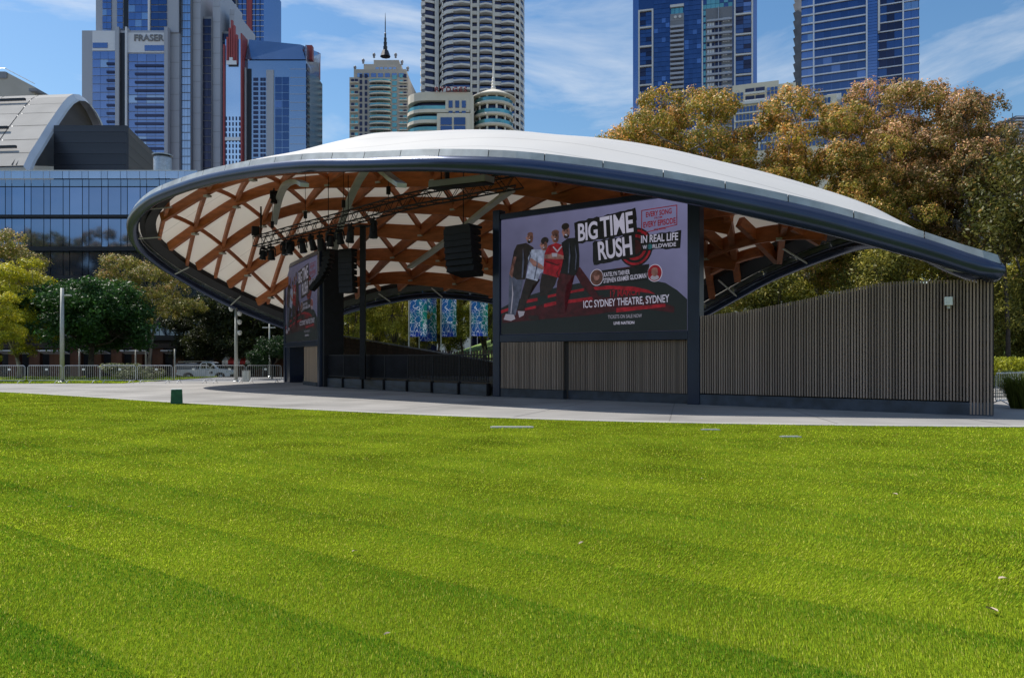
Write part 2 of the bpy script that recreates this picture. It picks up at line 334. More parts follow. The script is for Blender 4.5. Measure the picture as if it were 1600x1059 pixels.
# plaza of concrete bays, sheet plus a raised lawn-side kerb band
plz = []
jx = MB()
far_y = np.where(xs < -9, 48.6, 53.0)
strip('plaza', edge_y + .02, far_y, 'concrete', .0)
mb = MB()
for i in range(len(xs) - 1):
    for (a, b) in ((.02, .42),):
        mb.add([(xs[i], edge_y[i] + a, .012), (xs[i + 1], edge_y[i + 1] + a, .012), (xs[i + 1], edge_y[i + 1] + b, .012), (xs[i], edge_y[i] + b, .012), (xs[i], edge_y[i] + a, -.05), (xs[i + 1], edge_y[i + 1] + a, -.05)], [(0, 1, 2, 3), (4, 5, 1, 0)])
mat('edging', (.33, .32, .30), .85, var=.08, scale=1.2)
o = part('lawn_edging', mb, 'edging'); o['kind'] = 'structure'
mat('joint', (.16, .155, .15), .9, var=.15)
mb = MB()
for i in range(4, len(xs) - 4, 4):                      # bay joints run away from the lawn edge
    tx = xs[i + 1] - xs[i - 1]; ty = edge_y[i + 1] - edge_y[i - 1]; l = math.hypot(tx, ty); nx, ny = -ty / l, tx / l
    p = Vector((xs[i], edge_y[i] + .44, 0)); q = p + Vector((nx, ny, 0)) * 16; s_ = Vector((tx / l, ty / l, 0)) * .012
    mb.add([p - s_ + Vector((0, 0, .004)), p + s_ + Vector((0, 0, .004)), q + s_ + Vector((0, 0, .004)), q - s_ + Vector((0, 0, .004))], [(0, 1, 2, 3)])
for d in (3.4, 6.4, 9.4):
    for i in range(len(xs) - 1):
        mb.add([(xs[i], edge_y[i] + d, .005), (xs[i + 1], edge_y[i + 1] + d, .005), (xs[i + 1], edge_y[i + 1] + d + .03, .005), (xs[i], edge_y[i] + d + .03, .005)], [(0, 1, 2, 3)])
o = part('plaza_joints', mb, 'joint'); o['kind'] = 'structure'
sheet('side_street', np.linspace(-90, -14, 39), np.linspace(61, 84, 12), 'asphalt', .02)
sheet('side_lawn', np.linspace(-75, -24, 26), np.linspace(45.15, 60.4, 14), 'soil_green', .012)

def grass(name, n, y0, y1, inside, power, seed, hmul=1., half=.95, label=''):
    rng = np.random.default_rng(seed)
    u = rng.random(n)
    Y = (y0 ** (1 - power) + u * (y1 ** (1 - power) - y0 ** (1 - power))) ** (1 / (1 - power))   # density falls with distance
    X = (rng.random(n) * 2 - 1) * half * (Y + 1.5)
    ok = inside(X, Y); X, Y = X[ok], Y[ok]; n = len(X); Z = ground_z(X, Y) + .004
    d = np.hypot(X, Y)
    w = np.maximum(.0024, d * .00052) * (0.7 + .6 * rng.random(n)); h = (.010 + .015 * rng.random(n)) * hmul * (1 + .01 * d)
    ang = rng.random(n) * 2 * np.pi
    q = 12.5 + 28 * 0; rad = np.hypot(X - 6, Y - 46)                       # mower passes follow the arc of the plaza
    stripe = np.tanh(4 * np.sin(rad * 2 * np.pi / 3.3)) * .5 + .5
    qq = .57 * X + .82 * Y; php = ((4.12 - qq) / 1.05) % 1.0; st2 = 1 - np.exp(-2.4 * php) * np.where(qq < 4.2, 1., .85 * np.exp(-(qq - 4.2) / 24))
    ph = np.sin(X * .9 + 1.7 * np.sin(Y * .35)) * np.sin(Y * .7 + 1.1 * np.sin(X * .5)); ph2 = np.sin(X * 3.1 + Y * 1.7) * np.sin(Y * 4.3 - X * 1.2)
    lean = .55 * h; ld = np.where(stripe > .5, 1, -1)
    lx = lean * (.8 * np.cos(ang) + .25 * ld); ly = lean * (.8 * np.sin(ang) - .55 * ld)
    V = np.zeros((n, 3, 3), np.float32)
    V[:, 0] = np.stack([X - w * np.cos(ang + 1.57), Y - w * np.sin(ang + 1.57), Z], 1); V[:, 1] = np.stack([X + w * np.cos(ang + 1.57), Y + w * np.sin(ang + 1.57), Z], 1)
    V[:, 2] = np.stack([X + lx, Y + ly, Z + h], 1)
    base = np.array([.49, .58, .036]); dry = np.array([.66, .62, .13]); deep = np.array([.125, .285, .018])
    t = np.clip(.56 + .09 * ph + .09 * ph2 + .10 * (stripe - .5) + .72 * (st2 - .72) + .27 * rng.standard_normal(n), 0, 1)[:, None]  # mowing stripes: the light effect of leaning blades is painted into their colour
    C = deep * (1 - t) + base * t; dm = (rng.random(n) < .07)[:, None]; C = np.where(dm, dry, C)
    me = from_arrays(name, V.reshape(-1, 3), np.arange(n * 3).reshape(-1, 3), 'grass_blade', np.repeat(C, 3, 0))
    o = bpy.data.objects.new(name, me); COL.objects.link(o); tag(o, label, 'grass', kind='stuff'); return o
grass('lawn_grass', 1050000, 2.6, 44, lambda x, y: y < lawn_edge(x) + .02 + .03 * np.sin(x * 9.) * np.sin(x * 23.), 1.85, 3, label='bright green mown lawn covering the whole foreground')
grass('far_lawn_grass', 90000, 45.15, 60.4, lambda x, y: (x < -24) & (x > -74), .5, 4, 2., 1.6, label='strip of sunlit lawn behind the crowd barriers')

# ------------------------------------------------------------------ shell canopy
RIM = [(1556, 424, 20.0), (1517, 413, 20.2), (1438, 388, 20.7), (1300, 350, 21.5), (1200, 327, 21.9), (1100, 306, 22.3), (1000, 288, 22.7), (900, 273, 23.1), (800, 261, 23.6), (700, 256, 24.6), (640, 256, 25.6), (560, 258, 27.2), (480, 259, 29.1), (400, 267, 31.4), (330, 280, 33.6), (280, 295, 35.3), (240, 312, 36.9), (215, 333, 38.6), (207, 353, 40), (214, 380, 41.8), (240, 405, 43.4), (280, 432, 45.2), (330, 460, 47), (380, 484, 48.7), (430, 504, 50.3), (465, 514, 51.2), (500, 505, 51.4), (520, 494, 51.3), (560, 481, 50.6), (641, 464, 48.5), (702, 462, 47), (776, 471, 45.5), (850, 492, 44), (909, 513, 42), (1000, 515, 38.5), (1060, 508, 36.8), (1096, 492, 35.5), (1150, 462, 33.7), (1211, 430, 31.8), (1311, 391, 28.3), (1368, 379, 26), (1420, 385, 24.2), (1475, 410, 22.4), (1530, 428, 21)]
RIMR = [.25, .28, .31, .335, .345, .335, .33, .32, .30, .28, .27, .26, .26, .26, .26, .26, .28, .30, .30, .28, .26] + [.22] * 21 + [.24, .26]
CTRL = [(-6, 32, 11.35), (-1, 29.5, 10.75), (4.5, 26.6, 9.4), (7.2, 24.7, 8.15), (9.3, 23.6, 7.2), (-12.5, 36, 11.3), (-15.5, 38, 11.0), (-14, 43, 9.7), (-6, 41, 9.2), (3, 34, 8.6), (11, 22.6, 6.3), (12.3, 21.4, 5.1)]
P4 = np.array([[*at(*r), q] for r, q in zip(RIM, RIMR)])
def catmull(P, n):
    N = len(P); d = np.linalg.norm(np.roll(P, -1, 0)[:, :3] - P[:, :3], axis=1); s = np.concatenate([[0], np.cumsum(d)]); out = []
    for k in range(n):
        t = s[-1] * k / n; i = min(int(np.searchsorted(s, t, side='right')) - 1, N - 1); u = (t - s[i]) / d[i]
        p0, p1, p2, p3 = P[(i - 1) % N], P[i], P[(i + 1) % N], P[(i + 2) % N]
        out.append(.5 * ((2 * p1) + (-p0 + p2) * u + (2 * p0 - 5 * p1 + 4 * p2 - p3) * u * u + (-p0 + 3 * p1 - 3 * p2 + p3) * u ** 3))
    return np.array(out)
NR = 220
RR = catmull(P4, NR); RC = RR[:, :3]; RAD = RR[:, 3]
def tps(pts, lam=.02):
    n = len(pts); X = pts[:, :2]; U = lambda r2: np.where(r2 > 0, r2 * np.log(r2 + 1e-12) * .5, 0)
    A = np.zeros((n + 3, n + 3)); A[:n, :n] = U(((X[:, None] - X[None]) ** 2).sum(-1)) + lam * np.eye(n); A[:n, n] = 1; A[:n, n + 1:] = X; A[n:, :n] = A[:n, n:].T
    w = np.linalg.solve(A, np.concatenate([pts[:, 2], [0, 0, 0]]))
    def f(q):
        q = np.atleast_2d(np.asarray(q, float)); return U(((q[:, None, :2] - X[None]) ** 2).sum(-1)) @ w[:n] + w[n] + q[:, :2] @ w[n + 1:]
    return f
RB = RC[::2].copy(); RB[:, 2] += RAD[::2] + .11
roof_z = tps(np.vstack([RB, np.array(CTRL)]))
rz1 = lambda x, y: float(roof_z([(x, y)])[0])
CEN = np.array([-4, 34.5])
tang = np.roll(RC, -1, 0) - np.roll(RC, 1, 0); nin = np.stack([-tang[:, 1], tang[:, 0]], 1); nin /= np.linalg.norm(nin, axis=1)[:, None]
if ((CEN - RC[:, :2]) * nin).sum() < 0: nin = -nin
for _ in range(6): nin = (np.roll(nin, 1, 0) + nin + np.roll(nin, -1, 0)) / 3
nin /= np.linalg.norm(nin, axis=1)[:, None]
RIN = RC[:, :2] + nin * 1.15          # where the timber stops and the steel edge begins
RMEM = RC[:, :2] + nin * .12
LA = np.array([2.85, -1.3]); LC = np.array([.80, 1.95]); LO = np.array([-18.0, 41.8])
LINV = np.linalg.inv(np.stack([LA, LC], 1))
def inside(poly, q):
    q = np.atleast_2d(q); x, y = q[:, 0][:, None], q[:, 1][:, None]; x1, y1 = poly[:, 0], poly[:, 1]; x2, y2 = np.roll(x1, -1), np.roll(y1, -1)
    c = ((y1 > y) != (y2 > y)) & (x < (x2 - x1) * (y - y1) / (y2 - y1 + 1e-12) + x1); return c.sum(1) % 2 == 1
def mem_z(q, edge):                    # membrane pillows a little between the glulam lines
    lat = (np.asarray(q) - LO) @ LINV.T
    return roof_z(q) - .045 * np.sin(np.pi * lat[:, 1]) ** 2 * edge - .02 * np.sin(np.pi * lat[:, 0]) ** 2 * edge
shell = thing('shell_canopy', (-3, 34, 0), 'white shell roof on orange glulam lattice with dark steel rim over the stage', 'canopy')
NS = 46; ss = np.linspace(0, 1, NS + 1)[1:] ** .9
V = [np.array([[CEN[0], CEN[1], rz1(*CEN)]])]
for s in ss:
    q = CEN + s * (RMEM - CEN); V.append(np.column_stack([q, mem_z(q, min(1, (1 - s) * 3.5))]))
V = np.vstack(V); T = []
idx = lambda i, k: 1 + i * NR + k % NR
quads = [(idx(i, k), idx(i, k + 1), idx(i + 1, k + 1), idx(i + 1, k)) for i in range(NS - 1) for k in range(NR)]
mbm = MB(); mbm.add(V.tolist(), quads + [(0, idx(0, k + 1), idx(0, k)) for k in range(NR)])
mem = part('membrane_roof', mbm, 'membrane', shell, smooth=True)
part('edge_tube', MB().tube(RC.tolist(), RAD.tolist(), 16, closed=True), 'tube_steel', shell, smooth=True)
# weathered flashing panels between tube and membrane
memz = roof_z(RMEM)
for k in range(0, NR, 4):
    mb = MB(); pts = []
    for j in range(5):
        i = (k + j) % NR; n2 = nin[i]
        sh = 0.03 if j == 0 else 0
        a = np.array([RC[i, 0] - n2[0] * .16, RC[i, 1] - n2[1] * .16, RC[i, 2] + RAD[i] * .70]); b = np.array([RMEM[i, 0] + n2[0] * .10, RMEM[i, 1] + n2[1] * .10, memz[i] + .012]); c = np.array([RMEM[i, 0] - n2[0] * .20, RMEM[i, 1] - n2[1] * .20, memz[i] + .03])
        if j == 0:
            i2 = (i + 1) % NR; e = (RC[i2] - RC[i]); e = e / np.linalg.norm(e) * .03; a, b, c = a + e, b + e, c + e
        pts += [a, c, b]
    mb.add(pts, [(3 * j + r, 3 * j + r + 1, 3 * j + r + 4, 3 * j + r + 3) for j in range(4) for r in (0, 1)])
    part('flashing_panel', mb, 'flashing', shell)
# dark steel edge box inside the rim
inz = roof_z(RIN); mb = MB(); pts = []
for i in range(NR): pts += [(RC[i, 0] + nin[i, 0] * .1, RC[i, 1] + nin[i, 1] * .1, RC[i, 2] + .05), (RIN[i, 0], RIN[i, 1], inz[i] - .70), (RIN[i, 0], RIN[i, 1], inz[i] - .12)]
mb.add(pts, [(3 * i + r, 3 * ((i + 1) % NR) + r, 3 * ((i + 1) % NR) + r + 1, 3 * i + r + 1) for i in range(NR) for r in (0, 1)])
RM2 = RC[:, :2] + nin * .62
mbb = MB(); pts = []
for i in range(NR):
    zz = inz[i] * .55 + RC[i, 2] * .45
    pts += [(RIN[i, 0], RIN[i, 1], inz[i] - .12), (RIN[i, 0], RIN[i, 1], inz[i] - .42), (RM2[i, 0], RM2[i, 1], zz - .28), (RM2[i, 0], RM2[i, 1], zz - .08)]
mbb.add(pts, [(4 * i + r, 4 * ((i + 1) % NR) + r, 4 * ((i + 1) % NR) + r + 1, 4 * i + r + 1) for i in range(NR) for r in (0, 1, 2)])
part('edge_beam', mbb, 'band_steel', shell)
mbb = MB(); pts = []
for i in range(NR):
    zz = inz[i] * .3 + RC[i, 2] * .7; q = RC[i, :2] + nin[i] * .34
    pts += [(RM2[i, 0], RM2[i, 1], inz[i] * .55 + RC[i, 2] * .45 - .10), (q[0], q[1], zz + .05)]
mbb.add(pts, [(2 * i, 2 * ((i + 1) % NR), 2 * ((i + 1) % NR) + 1, 2 * i + 1) for i in range(NR)])
part('edge_gutter', mbb, 'band_steel', shell)
for i in range(0, NR, 9):
    mb = MB().tube([(RC[i, 0] + nin[i, 0] * .15, RC[i, 1] + nin[i, 1] * .15, RC[i, 2] - RAD[i] * .5), (RIN[i, 0] + nin[i, 0] * .2, RIN[i, 1] + nin[i, 1] * .2, inz[i] - .62)], .04, 6)
    part('rim_strut', mb, 'grey_steel', shell)
# glulam lattice in three directions
def lattice_line(p0, d, L=60., step=.45):
    n = int(L / step); t = (np.arange(n) - n / 2) * step; q = p0 + t[:, None] * d; ok = inside(RIN, q); runs = []; cur = []
    for i in range(n):
        if ok[i]: cur.append(q[i])
        elif cur: runs.append(np.array(cur)); cur = []
    if cur: runs.append(np.array(cur))
    return [r for r in runs if len(r) > 3]
ua = LA / np.linalg.norm(LA); uc = LC / np.linalg.norm(LC); LBv = LA - LC; ub = LBv / np.linalg.norm(LBv)
def beams(name, fam, d, w, h, drop):
    for k in range(-18, 19):
        p0 = LO + k * fam
        for r in lattice_line(p0, d):
            hv = h * (1 + .75 * sstep(-15, -3, r[:, 0])); z = roof_z(r) - drop - (hv - h) / 2      # members deepen towards the middle of the span
            part(name, MB().sweep(np.column_stack([r, z]).tolist(), w, hv.tolist()), 'timber', shell)
beams('glulam_beam', LC, ua, .21, .50, .50)
beams('glulam_brace', LA, ub, .16, .36, .42)
beams('glulam_strut', LA, uc, .12, .20, .36)
nodes = [LO + i * LA + j * LC for i in range(-18, 19) for j in range(-18, 19)]; nodes = [n for n in nodes if inside(RIN - nin * 0 + nin * .6, n)[0]]
for n in nodes:
    zn = rz1(*n) - .52
    piece('node_plate', 'grey_steel', (n[0], n[1], zn - .30), (.30, .30, .10), shell, math.atan2(ua[1], ua[0]))
def hit(px, py, drop):
    d = np.array([(px - 800) / F, 1, (HZ - py) / F])
    for t in np.arange(24, 52, .1):
        if EYE + d[2] * t > rz1(d[0] * t, t) - drop and inside(RC[:, :2], (d[0] * t, t))[0] : pass
        p = d * t
        if inside(RC[:, :2], p[:2])[0] and EYE + p[2] > rz1(p[0], p[1]) - drop: return Vector((p[0], p[1], EYE + p[2]))
    return None
# heavier raking members beside the rear arch
for a, b, w_ in (((1136, 330), (1153, 434), .26), ((1156, 346), (1216, 404), .26), ((1226, 346), (1217, 404), .22), ((1240, 352), (1282, 376), .24), ((1098, 358), (1147, 398), .24), ((1098, 370), (1113, 462), .26), ((1110, 420), (1190, 392), .26), ((1098, 355), (1142, 336), .24)):
    A, B = hit(*a, .55), hit(*b, .55)
    if A and B:
        pts = []
        for k in range(7): p = A.lerp(B, k / 6); p.z = rz1(p.x, p.y) - .55; pts.append(p)
        part('glulam_beam', MB().sweep(pts, w_, .42), 'timber', shell)
# pale curved steel ribs hung under the lattice
for a, b, cc in (((476, 276), (428, 352), (444, 300)), ((628, 294), (523, 392), (572, 330)), ((800, 300), (640, 420), (705, 350))):
    A, B = hit(*a, 1.25), hit(*b, 1.25)
    if A and B:
        pts = []
        for k in range(13):
            t = k / 12; p = A.lerp(B, t); p.z = rz1(p.x, p.y) - 1.15 - .25 * math.sin(math.pi * t); pts.append(p)
        part('curved_rib', MB().sweep(pts, .34, .16), 'grey_steel', shell)

# ------------------------------------------------------------------ screens
SW, SH = 8.1, 4.7
def crop_uv(x, y):                     # poster layout coordinates (0..SW, 0..SH), origin lower left
    t = (x - 52) / 1278; u = 1.2 * t / (1 + .2 * t); top = 180 - 130 * t; bot = 985 - 40 * t
    return u * SW, (bot - y) / (bot - top) * SH
def flat(mb_pts, depth): return [(u, -depth, v) for u, v in mb_pts]
def build_screen(root):
    """parts are built in the root's local frame: x along the screen, -y towards the viewer, z up; root at the foot of the left post"""
    W = SW + .48
    for x in (-.16, W + .16 - .32): pass
    part('post', MB().box((.0, .12, 3.85), (.36, .42, 7.7)), 'navy_steel', root, bevel=.02)
    part('post', MB().box((W, .12, 3.95), (.44, .42, 7.9)), 'navy_steel', root, bevel=.02)
    part('lower_beam', MB().box((W / 2, .10, 2.39), (W - .42, .40, .30)), 'navy_steel', root, bevel=.015)
    part('upper_beam', MB().box((W / 2, .10, 7.39), (W - .42, .40, .22)), 'navy_steel', root, bevel=.015)
    part('cabinet', MB().box((W / 2, .50, 4.95), (W - .30, .62, 5.1)), 'black', root)
    d = part('display', MB().box((W / 2, .04, 2.56 + SH / 2), (SW, .16, SH)), 's_back', root)
    ox, oz = .24, 2.56
    def poly(name, pts, m, layer, raw=False):
        q = pts if raw else [crop_uv(*p) for p in pts]
        q = [(min(max(u, 0), SW), min(max(v, 0), SH)) for u, v in q]
        bm = bmesh.new(); vs = [bm.verts.new((ox + u, -.044 - .004 * layer, oz + v)) for u, v in q]
        f = bm.faces.new(vs); bmesh.ops.triangulate(bm, faces=[f]); f = None
        me = bpy.data.meshes.new(name); bm.to_mesh(me); bm.free(); me.materials.append(MAT[m])
        o = bpy.data.objects.new(name, me); link(o, d); return o
    def ell(name, c, rx, ry, m, layer, n=22, rot=0):
        u, v = crop_uv(*c); k = SW / 1278 * 1.0
        pts = []
        for i in range(n):
            g = 2 * math.pi * i / n; x = rx * math.cos(g); y = ry * math.sin(g); pts.append((u + (x * math.cos(rot) - y * math.sin(rot)) * k, v + (x * math.sin(rot) + y * math.cos(rot)) * k * .95))
        return poly(name, pts, m, layer, raw=True)
    def txt(name, body, x0, y0, x1, y1, hpx, m, layer, bold=.02, spacing=1.0):   # baseline from (x0,y0) to (x1,y1)
        a = Vector(crop_uv(x0, y0)); b = Vector(crop_uv(x1, y1)); h = Vector(crop_uv(x0, y0 - hpx)).y - a.y
        me = text_mesh(body, (b - a).length, abs(h), m, bold, spacing); o = bpy.data.objects.new(name, me); link(o, d)
        ang = math.atan2(b.y - a.y, b.x - a.x); o.rotation_euler = (Matrix.Rotation(-ang, 3, 'Y') @ Matrix.Rotation(R_(90), 3, 'X')).to_euler()
        o.location = (ox + a.x, -.044 - .004 * layer, oz + a.y); return o
    # dark ground and car bonnet
    poly('floor_print', [(40, 800), (150, 745), (260, 705), (420, 660), (640, 618), (860, 604), (1050, 606), (1180, 632), (1260, 680), (1335, 740), (1335, 960), (40, 1000)], 's_dark', 0)
    poly('bonnet_print', [(60, 850), (200, 800), (420, 760), (640, 735), (900, 720), (1100, 740), (1240, 790), (1240, 830), (1000, 800), (640, 850), (300, 880), (60, 905)], 's_dred', 1)
    for pts in ([(225, 742), (300, 728), (300, 750), (225, 764)], [(345, 770), (460, 745), (460, 770), (345, 795)], [(480, 690), (620, 664), (620, 682), (480, 706)], [(370, 712), (440, 697), (440, 715), (370, 730)], [(500, 745), (680, 722), (680, 745), (500, 768)], [(50, 815), (110, 795), (110, 815), (50, 838)], [(215, 800), (290, 782), (290, 800), (215, 818)], [(640, 662), (780, 648), (960, 655), (1060, 678), (1110, 706), (1000, 690), (820, 672), (640, 680)], [(840, 800), (1180, 770), (1180, 790), (840, 830)]):
        poly('red_streak', pts, 's_red', 2)
    # ringed target behind the headline
    for rr, m, l in ((118, 's_black', 1), (108, 's_red', 2), (94, 's_black', 3), (78, 's_red', 4), (60, 's_black', 5), (44, 's_dred', 6)): ell('target_ring', (972, 392), rr * .92, rr, m, l, 28)
    # torn black patches and headline
    def ragged(pts, seed):
        r = random.Random(seed); out = []
        for i in range(len(pts)):
            a, b = pts[i], pts[(i + 1) % len(pts)]; n = max(2, int(math.hypot(b[0] - a[0], b[1] - a[1]) / 24))
            for k in range(n): out.append((a[0] + (b[0] - a[0]) * k / n + r.uniform(-5, 5), a[1] + (b[1] - a[1]) * k / n + r.uniform(-6, 6)))
        return out
    poly('headline_patch', ragged([(556, 214), (975, 132), (985, 300), (562, 362)], 1), 's_black', 7)
    poly('headline_patch', ragged([(675, 352), (975, 300), (972, 455), (686, 508)], 2), 's_black', 8)
    txt('headline_lettering', 'BIG', 582, 346, 716, 330, 122, 's_white', 9, .024, .94); txt('headline_lettering', 'TIME', 736, 322, 962, 288, 136, 's_white', 9, .022, .96); txt('headline_lettering', 'RUSH', 722, 478, 955, 442, 128, 's_white', 9, .024, .94)
    # stamp
    for a, b, c, e in ((1015, 146, 1262, 116), (1018, 298, 1264, 244)): poly('stamp_border', [(a, b), (c, e), (c, e + 6), (a, b + 6)], 's_red', 9)
    for x, y0, y1 in ((1015, 150, 298), (1258, 116, 250)): poly('stamp_border', [(x, y0), (x + 6, y0), (x + 6, y1), (x, y1)], 's_red', 9)
    txt('stamp_lettering', 'EVERY SONG', 1048, 196, 1226, 174, 36, 's_red', 10, .03); txt('stamp_lettering', 'FROM', 1106, 208, 1160, 202, 14, 's_red', 10, .02); txt('stamp_lettering', 'EVERY EPISODE', 1030, 266, 1254, 240, 40, 's_red', 10, .03); txt('stamp_lettering', 'AND MORE!', 1100, 286, 1186, 277, 16, 's_red', 10, .02)
    poly('tour_patch', ragged([(1008, 318), (1290, 288), (1280, 398), (1015, 420)], 5), 's_black', 9)
    txt('tour_lettering', 'IN REAL LIFE', 1014, 366, 1270, 350, 50, 's_white', 11, .02); txt('tour_lettering', 'W', 1026, 408, 1056, 405, 26, 's_white', 11, .02); txt('tour_lettering', 'RLDWIDE', 1094, 402, 1256, 390, 26, 's_white', 11, .02)
    ell('globe_print', (1075, 390), 15, 16, 's_teal', 11, 16)
    poly('guest_patch', [(740, 545), (1070, 505), (1065, 610), (745, 640)], 's_black', 8)
    poly('red_streak', [(842, 532), (962, 520), (962, 526), (842, 538)], 's_dred', 9)
    txt('guest_lettering', 'KATELYN TARVER', 758, 590, 936, 572, 30, 's_white', 9, .015); txt('guest_lettering', 'STEPHEN KRAMER GLICKMAN', 756, 632, 1050, 598, 32, 's_white', 9, .015)
    for c, hair, top in (((708, 592), 's_brown', 's_brown'), ((1108, 566), 's_skin', 's_pale')):
        ell('portrait_disc', c, 46, 52, 's_white', 8, 26); ell('portrait_disc', c, 42, 48, 's_red' if hair == 's_skin' else 's_brown', 9, 26)
        ell('portrait_print', (c[0], c[1] + 30), 26, 16, top, 10, 16); ell('portrait_print', (c[0], c[1] - 6), 20, 26, 's_skin', 11, 18); ell('portrait_print', (c[0], c[1] - 22), 19, 13, hair, 12, 14)
    txt('date_lettering', '17 MARCH', 800, 728, 1002, 712, 48, 's_red', 5, .02)
    txt('venue_lettering', 'ICC SYDNEY THEATRE, SYDNEY', 616, 808, 1208, 768, 58, 's_white', 5, .015)
    txt('ticket_lettering', 'TICKETS ON SALE NOW', 784, 872, 1018, 862, 24, 's_pale', 5, .01); txt('promoter_lettering', 'LIVE NATION', 824, 912, 966, 906, 20, 's_white', 5, .03)
    def face(c, rx, ry, hair):
        x, y = c; ell('face_print', (x + rx * .45, y + ry * .1), rx * .5, ry * .8, 's_brown', 9, 14)
        for sx in (-.42, .38): ell('face_print', (x + rx * sx, y - ry * .12), rx * .20, ry * .07, 's_hair', 13, 8); ell('face_print', (x + rx * sx, y - ry * .27), rx * .28, ry * .05, 's_hair', 13, 8)
        ell('face_print', (x, y + ry * .45), rx * .40, ry * .16, 's_hair', 12, 10); ell('face_print', (x, y + ry * .42), rx * .30, ry * .07, 's_white', 13, 10); ell('face_print', (x - rx * .95, y), rx * .16, ry * .22, 's_skin', 9, 8)
    for c_, a_, b_, h_ in (((250, 312), 25, 36, 0), ((346, 366), 26, 36, 0), ((424, 308), 27, 42, 0), ((498, 278), 27, 44, 0)): face(c_, a_, b_, h_)
    for pts, m_ in (([(205, 380), (215, 470), (205, 590), (196, 590), (202, 470)], 's_jean'), ([(250, 400), (262, 440), (240, 500), (236, 495), (250, 440)], 's_jean'), ([(300, 410), (306, 500), (286, 600), (280, 600), (298, 500)], 's_jean'), ([(408, 380), (440, 420), (474, 378), (468, 372), (440, 404), (414, 374)], 's_pale'), ([(356, 470), (440, 500), (470, 490), (440, 510), (358, 480)], 's_dred'), ([(470, 500), (440, 560), (450, 590), (446, 592), (432, 560)], 's_dred'), ([(520, 340), (530, 440), (520, 560), (512, 560), (520, 440)], 's_jean'), ([(560, 360), (574, 440), (566, 540), (560, 540), (566, 440)], 's_jean'), ([(130, 600), (140, 700), (126, 840), (120, 840), (132, 700)], 's_pale')): poly('cloth_fold_print', pts, m_, 14)
    # four printed figures, flat on the display
    def fig(name, polys):
        for m, l, pts in polys: poly(name, pts, m, l)
    fig('figure_print', [('s_jean', 3, [(108, 560), (205, 580), (190, 680), (172, 760), (150, 850), (100, 850), (104, 720)]), ('s_hair', 4, [(160, 356), (225, 345), (275, 380), (262, 430), (236, 470), (218, 600), (160, 600), (110, 560), (135, 470), (140, 400)]), ('s_skin', 4, [(140, 440), (158, 440), (138, 520), (128, 590), (108, 560), (122, 500)]), ('s_pale', 4, [(84, 840), (140, 846), (150, 875), (120, 890), (70, 880)])])
    ell('figure_print', (250, 312), 25, 36, 's_skin', 6, 20, -.2); ell('figure_print', (246, 336), 14, 14, 's_hair', 7, 14); ell('figure_print', (252, 286), 22, 14, 's_brown', 7, 14)
    fig('figure_print', [('s_hair', 3, [(222, 590), (320, 600), (270, 640), (232, 740), (196, 830), (168, 800), (196, 680)]), ('s_shirt', 5, [(262, 392), (330, 396), (372, 410), (366, 470), (352, 540), (320, 560), (300, 612), (222, 590), (244, 520), (236, 450)]), ('s_skin', 6, [(240, 460), (258, 452), (330, 500), (350, 520), (336, 535), (270, 505)]), ('s_pale', 4, [(166, 820), (214, 822), (206, 850), (176, 866)])])
    ell('figure_print', (346, 366), 26, 36, 's_skin', 7, 20, .2); ell('figure_print', (352, 334), 29, 24, 's_hair', 8, 16)
    fig('figure_print', [('s_hair', 3, [(330, 560), (440, 580), (420, 640), (380, 700), (318, 720), (316, 640)]), ('s_red', 6, [(376, 368), (430, 350), (484, 372), (490, 440), (470, 510), (446, 592), (340, 560), (362, 470), (350, 420)]), ('s_skin', 8, [(352, 430), (436, 424), (480, 440), (484, 464), (420, 462), (352, 458)]), ('s_pale', 9, [(400, 420), (438, 422), (436, 446), (402, 446)])])
    ell('figure_print', (424, 308), 27, 42, 's_skin', 8, 20); ell('figure_print', (424, 280), 28, 18, 's_brown', 9, 16); ell('figure_print', (426, 336), 17, 12, 's_brown', 9, 14)
    fig('figure_print', [('s_dred', 5, [(462, 540), (560, 560), (500, 640), (486, 740), (492, 830), (430, 840), (428, 720), (436, 620)]), ('s_dred', 5, [(545, 540), (592, 520), (650, 600), (720, 720), (760, 712), (690, 745), (600, 640)]), ('s_black', 8, [(466, 352), (508, 322), (562, 318), (582, 350), (590, 440), (588, 520), (560, 580), (458, 560), (486, 470), (482, 400)]), ('s_hair', 6, [(240, 850), (310, 850), (312, 880), (240, 880)])])
    ell('figure_print', (498, 278), 27, 44, 's_skin', 10, 20, .1); ell('figure_print', (494, 240), 28, 22, 's_hair', 11, 16); ell('figure_print', (501, 308), 19, 15, 's_hair', 11, 16); ell('figure_print', (502, 302), 8, 3, 's_white', 12, 10)
    return d
ML = Vector((X_(777, 30.5), 30.5, 0)); MR = Vector((X_(1085, 25.4), 25.4, 0)); md = (MR - ML).normalized(); mang = math.atan2(md.y, md.x)
scr = bpy.data.objects.new('led_screen', None); COL.objects.link(scr)
tag(scr, 'large near LED screen with lilac concert advert between two navy posts above slats', 'screen', 'LED screens flanking the stage')
build_screen(scr)
scr.location = ML; scr.rotation_euler = (0, 0, mang)
LR = Vector((-10.55, 40.4, 0)); LL = Vector((-14.75, 47.9, 0)); ld_ = (LR - LL).normalized(); lang = math.atan2(ld_.y, ld_.x)
scr2 = copy_tree(scr); scr2.location = LR - ld_ * 8.58; scr2.rotation_euler = (0, 0, lang)
scr2['label'] = 'farther LED screen on the left seen edge-on, advert squeezed narrow'
for o_ in scr2.children_recursive: o_.color = (.45, .45, .45, 1)     # oblique-view falloff of the LEDs, put into a dimmer object colour
